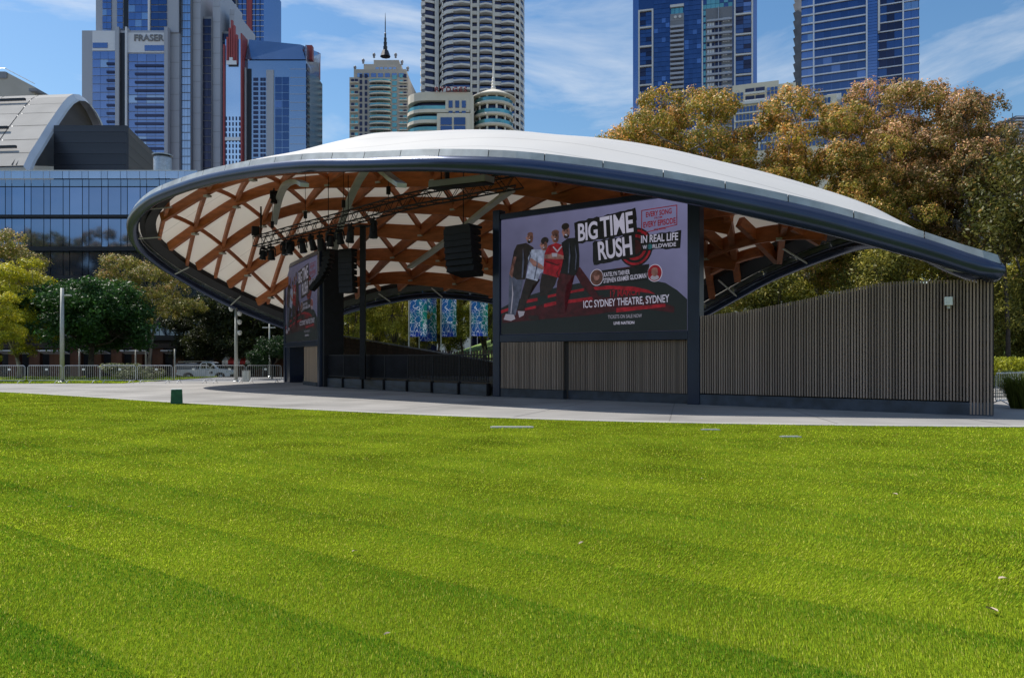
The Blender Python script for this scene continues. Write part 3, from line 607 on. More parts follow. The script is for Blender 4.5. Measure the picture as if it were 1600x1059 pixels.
# side cheek and timber skirt of the far screen
def local(o, x, y, z): return o.matrix_basis @ Vector((x, y, z))
bpy.context.view_layer.update()
sk = thing('timber_skirt', LR - ld_ * 2.1, 'pale timber board panel below the far left LED screen', 'panel')
for i in range(9): piece('board', 'oak', LR - ld_ * (.55 + i * .34) + Vector((0, 0, 1.22)), (.325, .06, 2.0), sk, lang)
part('base', MB().box(LR - ld_ * 1.95 + Vector((0, 0, .11)), (3.2, .16, .22), lang), 'plinth', sk)
ck = thing('screen_tower', LR, 'black steel column box at the inner edge of the far left screen', 'column')
nrm = Vector((-ld_.y, ld_.x, 0))
part('cheek', MB().box(LR + nrm * .62 + ld_ * .42 + Vector((0, 0, 3.75)), (.34, 1.1, 7.5), lang), 'black', ck, bevel=.02)
part('foot', MB().box(LL + nrm * .45 + ld_ * .6 + Vector((0, 0, 1.15)), (1.3, .9, 2.3), lang), 'navy_steel', ck)

# ------------------------------------------------------------------ slatted walls
def slat_wall(name, A, B, n, ztop, zbot, label, slat_w, plinth_h, mslat='slat', skip_last=0, back=.22, rails=(), btop=-.06, bext=0.):
    d = (B - A); L = d.length; d.normalize(); ang = math.atan2(d.y, d.x); nr = Vector((d.y, -d.x, 0))
    if nr.dot(-A) < 0: nr = -nr
    w = thing(name, A.lerp(B, .5), label, 'slat wall')
    pts = []
    N = 40
    mb = MB()
    for k in range(N):
        t0, t1 = k / N, (k + 1) / N; a, b = A.lerp(B, t0) - nr * back, A.lerp(B, t1) - nr * back; za, zb = ztop(t0) + btop, ztop(t1) + btop
        if k == 0: a = a - d * bext
        if k == N - 1: b = b + d * bext
        mb.add([(a.x, a.y, .02), (b.x, b.y, .02), (b.x, b.y, zb), (a.x, a.y, za), (a.x - nr.x * .1, a.y - nr.y * .1, .02), (b.x - nr.x * .1, b.y - nr.y * .1, .02), (b.x - nr.x * .1, b.y - nr.y * .1, zb), (a.x - nr.x * .1, a.y - nr.y * .1, za)], [(0, 1, 2, 3), (5, 4, 7, 6), (3, 2, 6, 7)])
    part('backing_boards', mb, 'backing', w)
    for z in rails:
        ts = [t / 50 for t in range(51) if ztop(t / 50) > z + .15]
        if len(ts) > 2:
            a, b = A.lerp(B, ts[0] + .004), A.lerp(B, ts[-1] - .004); c = (a + b) / 2 - nr * (back - .075)
            piece('rail', 'band_steel', (c.x, c.y, z), ((b - a).length, .07, .09), w, ang)
    part('plinth', MB().box((A.lerp(B, .5) - nr * .08) + Vector((0, 0, plinth_h / 2)), (L * (1 - skip_last), .26, plinth_h), ang), 'plinth', w)
    rnd = random.Random(name)
    for i in range(n):
        t = (i + .5) / n; p = A.lerp(B, t); z1 = ztop(t) + rnd.uniform(-.006, .006); z0 = zbot(t)
        piece('slat', mslat, (p.x + nr.x * .01, p.y + nr.y * .01, (z0 + z1) / 2), (slat_w, .09, z1 - z0), w, ang + rnd.uniform(-.02, .02))
    return w, ang, nr
WA = MR + md * .22; WB = Vector((X_(1552, 20.4), 20.4, 0))
wxp = [0, .168, .408, .522, .657, .72, .786, 1]; wzp = [Z_(493, 25.0), Z_(486, 24.2), Z_(467, 23.1), Z_(455, 22.6), Z_(442.5, 22.0), Z_(439.5, 21.7), Z_(438, 21.4), Z_(437, 20.4)]
slat_wall('slat_wall', WA, WB, 104, lambda t: float(np.interp(t, wxp, wzp)), lambda t: .40 if t < .93 else .03, 'tall grey-brown timber slat wall with rising top at the right end', .043, .36, rails=(.75, 1.45, 2.05, 2.75, 3.35), skip_last=.0, back=.30)
fl = thing('flood_light', WB.lerp(WA, .13), 'small white floodlight box high on the right slat wall', 'floodlight')
c = WB.lerp(WA, .125); wdir = (WB - WA).normalized(); wn_ = Vector((wdir.y, -wdir.x, 0)); wn_ = wn_ if wn_.y < 0 else -wn_
part('housing', MB().box(c + wn_ * .20 + Vector((0, 0, 3.22)), (.20, .16, .24), math.atan2(wdir.y, wdir.x)), 'plate_white', fl, bevel=.015)
part('bracket', MB().box(c + wn_ * .10 + Vector((0, 0, 3.06)), (.07, .20, .10), math.atan2(wdir.y, wdir.x)), 'grey_steel', fl)
# under the main screen, in two planes with a step
mid = ML.lerp(MR, .385); sn = Vector((md.y, -md.x, 0)); sn = sn if sn.y < 0 else -sn
slat_wall('screen_slat_wall', ML + md * .26 + sn * .06, mid + sn * .06, 40, lambda t: 2.23, lambda t: .36, 'brown timber slat panel below the lilac screen, left of the step', .040, .34, back=.2, btop=.3, bext=.25)
slat_wall('screen_slat_wall', mid + md * .10 - sn * .16, MR - md * .30 - sn * .16, 63, lambda t: 2.23, lambda t: .36, 'wider brown timber slat panel below the lilac screen, right of the step', .040, .34, back=.2, btop=.3, bext=.3)

# ------------------------------------------------------------------ stage
SA = LR + Vector((.35, -.15, 0)); SB = ML + Vector((-.35, .25, 0)); sd = (SB - SA).normalized(); sang = math.atan2(sd.y, sd.x); SL = (SB - SA).length
sfn = Vector((sd.y, -sd.x, 0)); sfn = sfn if sfn.y < 0 else -sfn
stage = thing('stage', SA.lerp(SB, .5), 'low dark stage platform between the two screens', 'stage')
part('deck', MB().prism([(SA - sfn * .1)[:2], (SB - sfn * .1)[:2], (3.0, 39), (-1, 44.5), (-14, 48.5)], .38, .5), 'stage_floor', stage)
nb = 7
for i in range(nb):
    c = SA.lerp(SB, (i + .5) / nb); piece('plinth_panel', 'plinth', (c.x, c.y, .25), (SL / nb - .16, .12, .46), stage, sang)
for i in range(nb + 1):
    c = SA.lerp(SB, i / nb); piece('plinth_post', 'black', (c.x + sfn.x * .04, c.y + sfn.y * .04, .27), (.07, .20, .52), stage, sang)
rail = thing('stage_barrier', SA.lerp(SB, .5) + Vector((0, 0, .5)), 'black mesh safety fence standing along the stage front', 'barrier')
for i in range(nb):
    a = SA.lerp(SB, i / nb); b = SA.lerp(SB, (i + 1) / nb); c = a.lerp(b, .5)
    mb = MB()
    for z in (.60, 1.72): mb.box((c.x, c.y, z), (SL / nb, .05, .06), sang)
    mb.box((a.x, a.y, 1.14), (.06, .06, 1.2), sang)
    part('panel_frame', mb, 'black', rail)
    if i < 4: piece('mesh_panel', 'black_panel', (c.x, c.y, 1.16), (SL / nb - .06, .02, 1.06), rail, sang)
    else:
        mb = MB()
        for q in range(18): e = a.lerp(b, (q + .5) / 18); mb.box((e.x, e.y, 1.16), (.035, .03, 1.06), sang)
        part('bars', mb, 'black', rail)
back = thing('stage_back_wall', (-7, 45.5, 0), 'dark timber back wall of the stage with a sloping top', 'wall')
BA = Vector((-14.2, 48.3, 0)); BB = Vector((-.6, 43.2, 0))
for i in range(38):
    t = (i + .5) / 38; c = BA.lerp(BB, t); h = 3.45 - 2.2 * t
    piece('board', 'dark_timber', (c.x, c.y, .5 + (h - .5) / 2), ((BB - BA).length / 38 - .015, .06, h - .5), back, math.atan2((BB - BA).y, (BB - BA).x))
cp = MB().sweep([BA + Vector((0, 0, 3.53)), BB + Vector((0, 0, 1.27))], .16, .08); part('coping', cp, 'shade_grey', back)
slf = thing('slat_fence', (-2, 50, 0), 'spaced timber slat fence behind the stage under the trees', 'fence')
FA = Vector((-9, 53.0, 0)); FB = Vector((4, 48.5, 0))
for i in range(64):
    c = FA.lerp(FB, (i + .5) / 64); piece('slat', 'dark_timber', (c.x, c.y, 1.05), (.10, .06, 2.0 + .12 * math.sin(i * .4)), slf, 0)
for z in (.5, 1.5): piece('rail', 'dark_timber', (FA.lerp(FB, .5) + Vector((0, .06, z))), ((FB - FA).length, .05, .1), slf, math.atan2((FB - FA).y, (FB - FA).x))
colm = thing('stage_column', (X_(567, 37), 37, .5), 'slim black steel column rising from stage deck to the roof', 'column')
xc = X_(567, 37); zt = 8.2
part('shaft', MB().box((xc, 37, (.5 + zt) / 2), (.27, .27, zt - .5), 0.), 'black', colm, bevel=.02)
part('base_plate', MB().box((xc, 37, .53), (.6, .6, .05), .6), 'band_steel', colm); part('cap_plate', MB().box((xc, 37, zt), (.6, .6, .06), .6), 'band_steel', colm)
ramp = thing('timber_wedge', at(525, 540, 43), 'pale timber wedge lying at the left back of the stage', 'prop')
q = at(525, 545, 42.5); part('wedge', MB().add([(q.x - .7, q.y, .5), (q.x + .6, q.y, .5), (q.x + .6, q.y + .5, .5), (q.x - .7, q.y + .5, .5), (q.x - .7, q.y, 2.35), (q.x - .7, q.y + .5, 2.35), (q.x + .3, q.y, 2.1), (q.x + .3, q.y + .5, 2.1)], [(0, 1, 6, 4), (3, 5, 7, 2), (0, 4, 5, 3), (4, 6, 7, 5), (1, 2, 7, 6)]), 'oak', ramp)

# ------------------------------------------------------------------ truss, lamps, loudspeakers
def level_pt(px, py, z): Y = (z - EYE) * F / (HZ - py); return Vector((X_(px, Y), Y, z))
TP = [level_pt(402, 378, 8.05), level_pt(455, 364, 8.08), level_pt(520, 347, 8.1), level_pt(580, 331, 8.15), level_pt(640, 314, 8.2), level_pt(720, 299, 8.25), level_pt(812, 281, 8.3)]
def resample(P, n):
    d = [0]
    for a, b in zip(P, P[1:]): d.append(d[-1] + (b - a).length)
    out = []
    for k in range(n):
        t = d[-1] * k / (n - 1); i = max(0, min(len(P) - 2, int(np.searchsorted(d, t)) - 1)); u = (t - d[i]) / (d[i + 1] - d[i]); out.append(P[i].lerp(P[i + 1], u))
    for _ in range(3): out = [out[0]] + [(out[i - 1] + out[i] * 2 + out[i + 1]) / 4 for i in range(1, n - 1)] + [out[-1]]
    return out
TC = resample(TP, 45)
truss = thing('lighting_truss', TC[0], 'long curved black lighting truss hung under the lattice roof', 'truss')
ch = [[], [], [], []]
for i, p in enumerate(TC):
    t = (TC[min(i + 1, 44)] - TC[max(i - 1, 0)]).normalized(); s = Vector((t.y, -t.x, 0)).normalized()
    for q, (a, b) in enumerate(((-.26, -.26), (.26, -.26), (.26, .26), (-.26, .26))): ch[q].append(p + s * a + Vector((0, 0, b)))
for c in ch: part('chord', MB().tube(c, .035, 6), 'black', truss)
for q in range(4):
    mb = MB(); A_, B_ = ch[q], ch[(q + 1) % 4]
    for i in range(44): mb.tube([A_[i], B_[i + 1]] if i % 2 else [B_[i], A_[i + 1]], .018, 4)
    part('lacing', mb, 'black', truss)
part('end_frame', MB().tube([ch[0][0], ch[1][0], ch[2][0], ch[3][0]], .03, 6, closed=True), 'black', truss)
for i in (4, 12, 20, 28, 36, 42):
    p = TC[i]; part('hoist_cable', MB().tube([p + Vector((0, 0, .25)), Vector((p.x, p.y, rz1(p.x, p.y) - .4))], .014, 5), 'black', truss)
    part('hoist_motor', MB().box(p + Vector((0, 0, .72)), (.16, .16, .34), .4), 'black', truss)
def stage_lamp(name):
    r = bpy.data.objects.new(name, None); COL.objects.link(r)
    part('clamp', MB().tube([(0, 0, 0), (0, 0, -.14)], .035, 8), 'black', r)
    part('base', MB().box((0, 0, -.20), (.34, .26, .13)), 'black', r, bevel=.03)
    part('yoke', MB().box((-.19, 0, -.40), (.05, .12, .36)), 'black', r); part('yoke', MB().box((.19, 0, -.40), (.05, .12, .36)), 'black', r)
    hd = MB().lathe([(.02, .22), (.13, .20), (.15, .05), (.15, -.12), (.18, -.26), (.16, -.30), (.0, -.29)], (0, 0, -.50), 16)
    part('head', hd, 'black', r, smooth=True)
    mat('lens', (.05, .06, .08), .05, spec=.9) if 'lens' not in MAT else None
    part('lens', MB().lathe([(0, -.312), (.13, -.302)], (0, 0, -.50), 16), 'lens', r)
    return r
lamp0 = stage_lamp('stage_lamp')
spots = [2, 3.6, 7, 8.6, 11, 13, 15, 17.5, 19, 21.5, 25.5]
ords = ['first', 'second', 'third', 'fourth', 'fifth', 'sixth', 'seventh', 'eighth', 'ninth', 'tenth', 'eleventh']
for i, k_ in enumerate(spots):
    o = lamp0 if i == 0 else copy_tree(lamp0)
    a = int(k_); p = TC[a].lerp(TC[a + 1], k_ - a); o.location = p + Vector((0, 0, -.28)); o.rotation_euler = (R_(random.uniform(-14, 14)), R_(random.uniform(-10, 10)), random.uniform(0, 6)); s = random.uniform(1.0, 1.25); o.scale = (s, s, s)
    tag(o, 'black moving head stage lamp hanging from the truss, %s from its left end' % ords[i], 'stage lamp', 'stage lamps under the lighting truss')
lamp_up = copy_tree(lamp0); p = hit(428, 300, 1.0); lamp_up.location = (p.x, p.y, p.z + .2); lamp_up.rotation_euler = (0, 0, 1); tag(lamp_up, 'single black lamp hung from the lattice above the left end of the truss', 'stage lamp', 'stage lamps under the lighting truss')
mast = thing('drop_pole', TC[1], 'thin black pole with a clamped lamp box at the left end of the truss', 'pole')
part('pole', MB().tube([TC[1] + Vector((0, 0, .2)), TC[1] + Vector((0, 0, 1.9))], .05, 8), 'black', mast); part('lamp_box', MB().box(TC[1] + Vector((-.3, 0, .55)), (.4, .3, .5), .5), 'black', mast, bevel=.03)
def line_array(name, top, n, w, hcab, dcab, curve, yaw, label):
    r = thing(name, top, label, 'loudspeaker', 'hanging loudspeaker arrays')
    z = top.z; y = 0; ang = 0
    for i in range(n):
        ang += curve; c = Vector((0, -y, -(top.z - z) - hcab / 2))
        mb = MB(); hw, hd, hh = w / 2, dcab / 2, hcab / 2 * .94
        vs = [(-hw, -hd, -hh), (hw, -hd, -hh), (hw * .8, hd, -hh * .8), (-hw * .8, hd, -hh * .8), (-hw, -hd, hh), (hw, -hd, hh), (hw * .8, hd, hh * .8), (-hw * .8, hd, hh * .8)]
        M = Matrix.Rotation(yaw, 4, 'Z') @ Matrix.Translation(c) @ Matrix.Rotation(-ang, 4, 'X')
        vs = [M @ Vector(v) + Vector(top) for v in vs]
        mb.add(vs, [(0, 3, 2, 1), (4, 5, 6, 7), (0, 1, 5, 4), (1, 2, 6, 5), (2, 3, 7, 6), (3, 0, 4, 7)])
        part('cabinet', mb, 'black', r)
        z -= hcab * math.cos(ang); y -= hcab * math.sin(ang)
    part('fly_frame', MB().box(top + Vector((0, 0, .06)), (w * .9, dcab, .1), yaw), 'black', r)
    part('cable', MB().tube([top + Vector((0, 0, .1)), Vector((top.x, top.y, rz1(top.x, top.y) - .5))], .02, 5), 'black', r)
line_array('line_array', at(724, 358, 30.5), 7, 1.45, .27, .85, .035, mang, 'big black loudspeaker array hanging just left of the lilac screen')
line_array('line_array', at(513, 393, 37.5), 9, .55, .235, .45, .10, 1.35, 'curved loudspeaker array beside the far left screen tower')
line_array('line_array', at(544, 393, 37.0), 7, .88, .30, .5, .01, -.5, 'straight black loudspeaker stack hanging just left of the slim column')
ht = thing('ceiling_unit', at(720, 287, 27.5), 'long dark flat unit hung under the roof near the top of the rim', 'ceiling unit')
a = at(677, 290, 28.4); b = at(765, 280, 26.6); part('casing', MB().sweep([a, b], .55, .26), 'shade_grey', ht, bevel=.02); part('trim', MB().sweep([a + Vector((0, -.05, -.15)), b + Vector((0, -.05, -.15))], .5, .05), 'black', ht)
for p in (a.lerp(b, .15), a.lerp(b, .85)): part('hanger', MB().tube([p, Vector((p.x, p.y, rz1(p.x, p.y) - .4))], .02, 5), 'black', ht)
# ------------------------------------------------------------------ trees
def leaf_cloud(rng, puffs, per, leaf, pal, flush, flush_amt):
    """puffs: rows of centre xyz + radius; returns vertices, faces, colours of single leaf faces"""
    Cs = np.repeat(puffs[:, :3], per, 0); Rs = np.repeat(puffs[:, 3], per); n = len(Cs)
    d = rng.standard_normal((n, 3)); d /= np.linalg.norm(d, axis=1)[:, None]
    rad = Rs * (rng.random(n) ** .45); d2 = d * np.array([1, 1, .72]); Pp = Cs + d2 * rad[:, None]
    nrm = d * .7 + rng.standard_normal((n, 3)) * .75 + np.array([0, 0, .35]); nrm /= np.linalg.norm(nrm, axis=1)[:, None]
    a = np.cross(nrm, rng.standard_normal((n, 3))); a /= np.linalg.norm(a, axis=1)[:, None]; b = np.cross(nrm, a)
    L = leaf * (.6 + .8 * rng.random(n))[:, None]; W = L * .42
    V = np.stack([Pp - a * L, Pp - b * W + nrm * W * .3, Pp + a * L, Pp + b * W + nrm * W * .3], 1).reshape(-1, 3)
    T = np.arange(n * 4).reshape(-1, 4)
    pc = np.array(pal); t = rng.random(n)[:, None]; puff_t = np.repeat(rng.random(len(puffs)), per)[:, None]
    k = np.clip(.55 * t + .6 * puff_t - .08, 0, 1); C = pc[0] * (1 - k) + pc[1] * k
    zz = (puffs[:, 2] - puffs[:, 2].min()) / max(.1, np.ptp(puffs[:, 2])); fl = np.repeat(np.clip(zz * .7 + .5 * rng.random(len(puffs)) - .35, 0, 1), per) * (rad / Rs) ** 1.5 * flush_amt
    m = (rng.random(n) < fl)[:, None]; C = np.where(m, np.array(flush) * (.7 + .6 * rng.random(n))[:, None], C)
    return V, T, np.repeat(C, 4, 0)
def make_tree_data(seed, H, crown_h, rx, n_puff, per, leaf, pal, flush=(.3, .13, .03), flush_amt=0., trunk_r=.22, lobes=7, puff_r=(.7, 1.25), bark='bark', open_=.35, low=0.):
    rng = np.random.default_rng(seed); z0 = H - crown_h; cz = z0 + crown_h * .52
    # lobes give the uneven outline; puffs fill the lobes, leaving gaps between them
    lob = []
    for i in range(lobes):
        g = 2 * np.pi * (i / lobes) + rng.uniform(-.4, .4); e = rng.uniform(-.55, .75); rr = rng.uniform(.45, .8) * math.sqrt(max(.15, 1 - e * e * .8))
        lob.append([rx * rr * math.cos(g), rx * rr * math.sin(g), cz + e * crown_h * .42, rng.uniform(.34, .52)])
    lob.append([rng.uniform(-.2, .2) * rx, rng.uniform(-.2, .2) * rx, H - crown_h * .22, .42]); lob = np.array(lob)
    pick = rng.integers(0, len(lob), n_puff); d = rng.standard_normal((n_puff, 3)); d /= np.linalg.norm(d, axis=1)[:, None]
    r = (open_ + (1 - open_) * rng.random(n_puff) ** .5)
    pc = lob[pick, :3] + d * r[:, None] * (lob[pick, 3] * np.array([rx, rx, crown_h * .5])[:, None]).T
    pr = rng.uniform(puff_r[0], puff_r[1], n_puff); pc[:, 2] = np.clip(pc[:, 2], z0 + low, H - pr * .72)
    puffs = np.column_stack([pc, pr]); V, T, C = leaf_cloud(rng, puffs, per, leaf, pal, flush, flush_amt)
    crown = from_arrays('crown', V, T, 'foliage', C)
    mb = MB(); fork = Vector((rng.uniform(-.2, .2), rng.uniform(-.2, .2), z0 + crown_h * .18))
    mb.tube([(0, 0, -.3), (fork.x * .3 + .05, fork.y * .4, fork.z * .45), fork], [trunk_r * 1.25, trunk_r * .9, trunk_r * .72], 9)
    for l in lob:
        e = Vector(l[:3]); m1 = fork.lerp(e, .5) + Vector((rng.uniform(-.3, .3), rng.uniform(-.3, .3), -.25)); mb.tube([fork, m1, e], [trunk_r * .5, trunk_r * .33, trunk_r * .14], 6)
    for i in range(0, n_puff, 2):
        e = Vector(pc[i]); l = Vector(lob[pick[i], :3]); b0 = fork.lerp(l, .72); mb.tube([b0, b0.lerp(e, .5) + Vector((0, 0, .12)), e], [trunk_r * .14, trunk_r * .09, .012], 4)
    return crown, meshdata('trunk', mb, bark, smooth=True)
def clump_tree(seed, H, crown_h, rx, n_clump, clump_r, leaf, pal, flush, flush_amt, trunk_r=.28, bark='bark', dens=1., z_low=.0):
    """rounded leaf heads carried on visible limbs, open gaps between the heads"""
    rng = np.random.default_rng(seed); z0 = H - crown_h; heads = []; tries = 0
    while len(heads) < n_clump and tries < 4000:
        tries += 1; d = rng.standard_normal(3); d /= np.linalg.norm(d); rr = rng.uniform(.35, 1.0) ** .6; r = rng.uniform(*clump_r)
        p = np.array([d[0] * (rx - r * .7) * rr, d[1] * (rx - r * .7) * rr, z0 + crown_h * .5 + d[2] * (crown_h * .5 - r * .75) * rr])
        k = (p[2] - z0) / crown_h; lim = rx * (1.0 if k > .45 else .55 + k)
        if math.hypot(p[0], p[1]) > lim: continue
        if all(np.linalg.norm(p - q[:3]) > (r + q[3]) * .60 for q in heads): heads.append(np.array([*p, r]))
    heads = np.array(heads); puffs = []; src = []
    for hi, h in enumerate(heads):
        n = int(44 * (h[3] / 1.5) ** 2 * dens); d = rng.standard_normal((n, 3)); d[:, 2] = np.abs(d[:, 2]) * 1.0 - .45 * rng.random(n); d /= np.linalg.norm(d, axis=1)[:, None]
        rad = h[3] * (.72 + .34 * rng.random(n)); pp = h[:3] + d * rad[:, None] * np.array([1, 1, .78]); puffs.append(np.column_stack([pp, rng.uniform(.26, .50, n)])); src += [hi] * n
    puffs = np.vstack(puffs); src = np.array(src); per = 46; Cs = np.repeat(puffs[:, :3], per, 0); Rs = np.repeat(puffs[:, 3], per); hs = np.repeat(src, per); n = len(Cs)
    d = rng.standard_normal((n, 3)); d /= np.linalg.norm(d, axis=1)[:, None]; Pp = Cs + d * (Rs * rng.random(n) ** .4)[:, None]
    out = Pp - heads[hs, :3]; out /= np.linalg.norm(out, axis=1)[:, None]
    nrm = out * .85 + d * .45 + rng.standard_normal((n, 3)) * .55 + np.array([0, 0, .15]); nrm /= np.linalg.norm(nrm, axis=1)[:, None]
    a = np.cross(nrm, rng.standard_normal((n, 3))); a /= np.linalg.norm(a, axis=1)[:, None]; b = np.cross(nrm, a); L = leaf * (.6 + .8 * rng.random(n))[:, None]; W = L * .5
    V = np.stack([Pp - a * L, Pp - b * W, Pp + a * L, Pp + b * W], 1).reshape(-1, 3); T = np.arange(n * 4).reshape(-1, 4)
    pc = np.array(pal); k = np.clip(.5 * rng.random(n) + .35 * rng.random(len(heads))[hs] + .25 * rng.random(len(puffs))[np.repeat(np.arange(len(puffs)), per)] - .05, 0, 1)[:, None]; C = pc[0] * (1 - k) + pc[1] * k
    fl = flush_amt * np.clip(out[:, 2] * .5 + .45, 0, 1) * (.35 + .9 * rng.random(len(heads)))[hs] * (.4 + .8 * np.clip((Pp[:, 2] - z0) / crown_h, 0, 1))
    C = np.where((rng.random(n) < fl)[:, None], np.array(flush) * (.7 + .6 * rng.random(n))[:, None], C)
    crown = from_arrays('crown', V, T, 'foliage', np.repeat(C, 4, 0))
    mb = MB(); fork = Vector((rng.uniform(-.3, .3), rng.uniform(-.3, .3), max(1.5, z0 * .9 + crown_h * .08)))
    mb.tube([(0, 0, -.3), (fork.x * .3 + .08, fork.y * .4, fork.z * .5), fork], [trunk_r * 1.25, trunk_r * .9, trunk_r * .75], 9)
    mains = [Vector((rx * .33 * math.cos(g), rx * .33 * math.sin(g), z0 + crown_h * rng.uniform(.35, .6))) for g in rng.uniform(0, .8) + np.arange(5) * 1.2566]
    for m_ in mains: mb.tube([fork, fork.lerp(m_, .5) + Vector((rng.uniform(-.3, .3), rng.uniform(-.3, .3), 0)), m_], [trunk_r * .6, trunk_r * .42, trunk_r * .3], 6)
    for h in heads:
        e = Vector(h[:3]); m_ = min(mains, key=lambda q: (q - e).length); m1 = m_.lerp(e, .55) + Vector((rng.uniform(-.4, .4), rng.uniform(-.4, .4), -.15)); mb.tube([m_, m1, e], [trunk_r * .28, trunk_r * .17, trunk_r * .09], 5)
        for _ in range(5):
            dd = Vector(rng.standard_normal(3)).normalized() * h[3] * .8; dd.z = abs(dd.z) * .8; mb.tube([e.lerp(m1, .25), e + dd * .5, e + dd], [trunk_r * .08, trunk_r * .05, .010], 4)
    return crown, meshdata('trunk', mb, bark, smooth=True)
TREES = {}
def tree_kind(key, **kw): TREES[key] = make_tree_data(**kw)
def plant(name, key, x, y, label, cat='tree', group=None, s=1., rz=0., sz=None, z=None):
    c, t = TREES[key]; zz = float(ground_z(x, y)) if z is None else z
    r = bpy.data.objects.new(name, None); COL.objects.link(r); r.location = (x, y, zz); r.scale = (s, s, sz or s); r.rotation_euler = (0, 0, rz); tag(r, label, cat, group)
    link(bpy.data.objects.new('crown', c), r); link(bpy.data.objects.new('trunk', t), r); return r
olive = [(.125, .135, .02), (.44, .34, .042)]; flushc = (.76, .42, .13)
TREES['brush1'] = clump_tree(11, 20.5, 15, 5.8, 34, (1.2, 2.1), .088, olive, flushc, .68, .30)
TREES['brush2'] = clump_tree(12, 19.0, 14.5, 4.9, 28, (1.15, 2.0), .088, olive, flushc, .75, .28)
TREES['brush3'] = clump_tree(13, 21.0, 15.5, 5.8, 34, (1.2, 2.1), .088, [(.13, .12, .024), (.40, .285, .06)], (.72, .42, .22), .8, .32)
TREES['gum_open'] = clump_tree(14, 20.0, 14, 5.0, 24, (1.0, 1.7), .088, [(.09, .09, .025), (.24, .18, .045)], (.5, .28, .12), .6, .26, dens=.8)
TREES['grove'] = clump_tree(15, 13.0, 11.0, 3.4, 26, (.75, 1.3), .09, [(.17, .18, .02), (.48, .42, .05)], (.6, .5, .08), .4, .13, 'bark_dark', 1.0)
TREES['grove2'] = clump_tree(16, 12.0, 10.4, 3.8, 26, (.8, 1.4), .09, [(.13, .16, .02), (.40, .37, .05)], (.55, .46, .08), .3, .15, 'bark_dark', 1.0)
TREES['yellow'] = clump_tree(17, 11.5, 10.4, 3.7, 34, (.8, 1.35), .085, [(.20, .23, .02), (.50, .48, .03)], (.66, .58, .03), .7, .2, dens=1.2)
tree_kind('fig', seed=18, H=7.9, crown_h=6.6, rx=5.2, n_puff=250, per=190, leaf=.14, pal=[(.016, .05, .012), (.055, .14, .028)], trunk_r=.24, lobes=10, puff_r=(.7, 1.1), bark='bark_dark', open_=.5)
TREES['gum'] = clump_tree(19, 12.0, 8.6, 5.0, 26, (.8, 1.4), .085, [(.13, .14, .03), (.44, .39, .07)], (.58, .38, .17), .4, .16, dens=1.1)
tree_kind('dark', seed=20, H=9.5, crown_h=8.0, rx=3.2, n_puff=110, per=150, leaf=.13, pal=[(.016, .026, .008), (.055, .065, .014)], trunk_r=.12, lobes=7, bark='bark_dark')
tree_kind('ball', seed=21, H=3.0, crown_h=2.6, rx=1.35, n_puff=70, per=150, leaf=.07, pal=[(.012, .030, .008), (.03, .075, .015)], trunk_r=.06, lobes=6, puff_r=(.35, .55), bark='bark_dark', open_=.3)
tree_kind('sapling', seed=22, H=11.0, crown_h=6.5, rx=1.9, n_puff=42, per=130, leaf=.11, pal=[(.06, .075, .014), (.17, .15, .03)], flush=(.3, .2, .06), flush_amt=.3, trunk_r=.10, lobes=6, open_=.1, bark='bark_dark')
tree_kind('shrub_y', seed=23, H=1.5, crown_h=1.4, rx=1.3, n_puff=60, per=130, leaf=.055, pal=[(.16, .19, .012), (.40, .40, .02)], trunk_r=.04, lobes=6, puff_r=(.28, .45), open_=.3)
tree_kind('shrub_g', seed=24, H=1.5, crown_h=1.4, rx=1.5, n_puff=60, per=130, leaf=.06, pal=[(.04, .06, .015), (.12, .15, .04)], trunk_r=.04, lobes=6, puff_r=(.28, .45), open_=.3)
tree_kind('low_bush', seed=25, H=1.1, crown_h=1.05, rx=1.35, n_puff=60, per=130, leaf=.055, pal=[(.06, .08, .03), (.20, .22, .10)], flush=(.5, .5, .3), flush_amt=.3, trunk_r=.04, lobes=6, puff_r=(.25, .4), open_=.3)
GB = 'bronze-topped trees behind the shell'
def pl(name, key, px, Y, *a, **k): return plant(name, key, X_(px, Y), Y, *a, **k)
pl('brush_box_tree', 'brush1', 1085, 52, 'broad bronze-green tree above the shell, leftmost of the big ones', group=GB, s=1.10, rz=.4)
pl('brush_box_tree', 'brush2', 1012, 55, 'small grey-green tree crown just above the shell roof, left of the bronze ones', group=GB, s=1.06, rz=2.2)
pl('brush_box_tree', 'brush2', 1190, 50, 'low bronze tree between the lattice block and the shell roof', group=GB, s=.86, rz=4.0)
pl('brush_box_tree', 'brush2', 1278, 50, 'rounded bronze tree below the lattice-fronted cream block', group=GB, s=1.08, rz=1.1)
pl('brush_box_tree', 'brush3', 1408, 51, 'tallest bronze tree right of the blue ledged tower', group=GB, s=1.07, rz=.2)
pl('brush_box_tree', 'brush1', 1345, 47, 'full bronze tree low behind the shell slope', group=GB, s=.78, rz=3.2)
pl('brush_box_tree', 'brush3', 1490, 49, 'wide pinkish-brown tree above the right end of the shell', group=GB, s=.91, rz=2.6)
pl('gum_tree', 'gum_open', 1535, 46, 'tall open-crowned tree against the sky at upper right', group=GB, s=.92, rz=.8)
pl('gum_tree', 'gum_open', 1620, 52, 'dark tree cut by the right edge of the picture', group=GB, s=.80, rz=5.0)
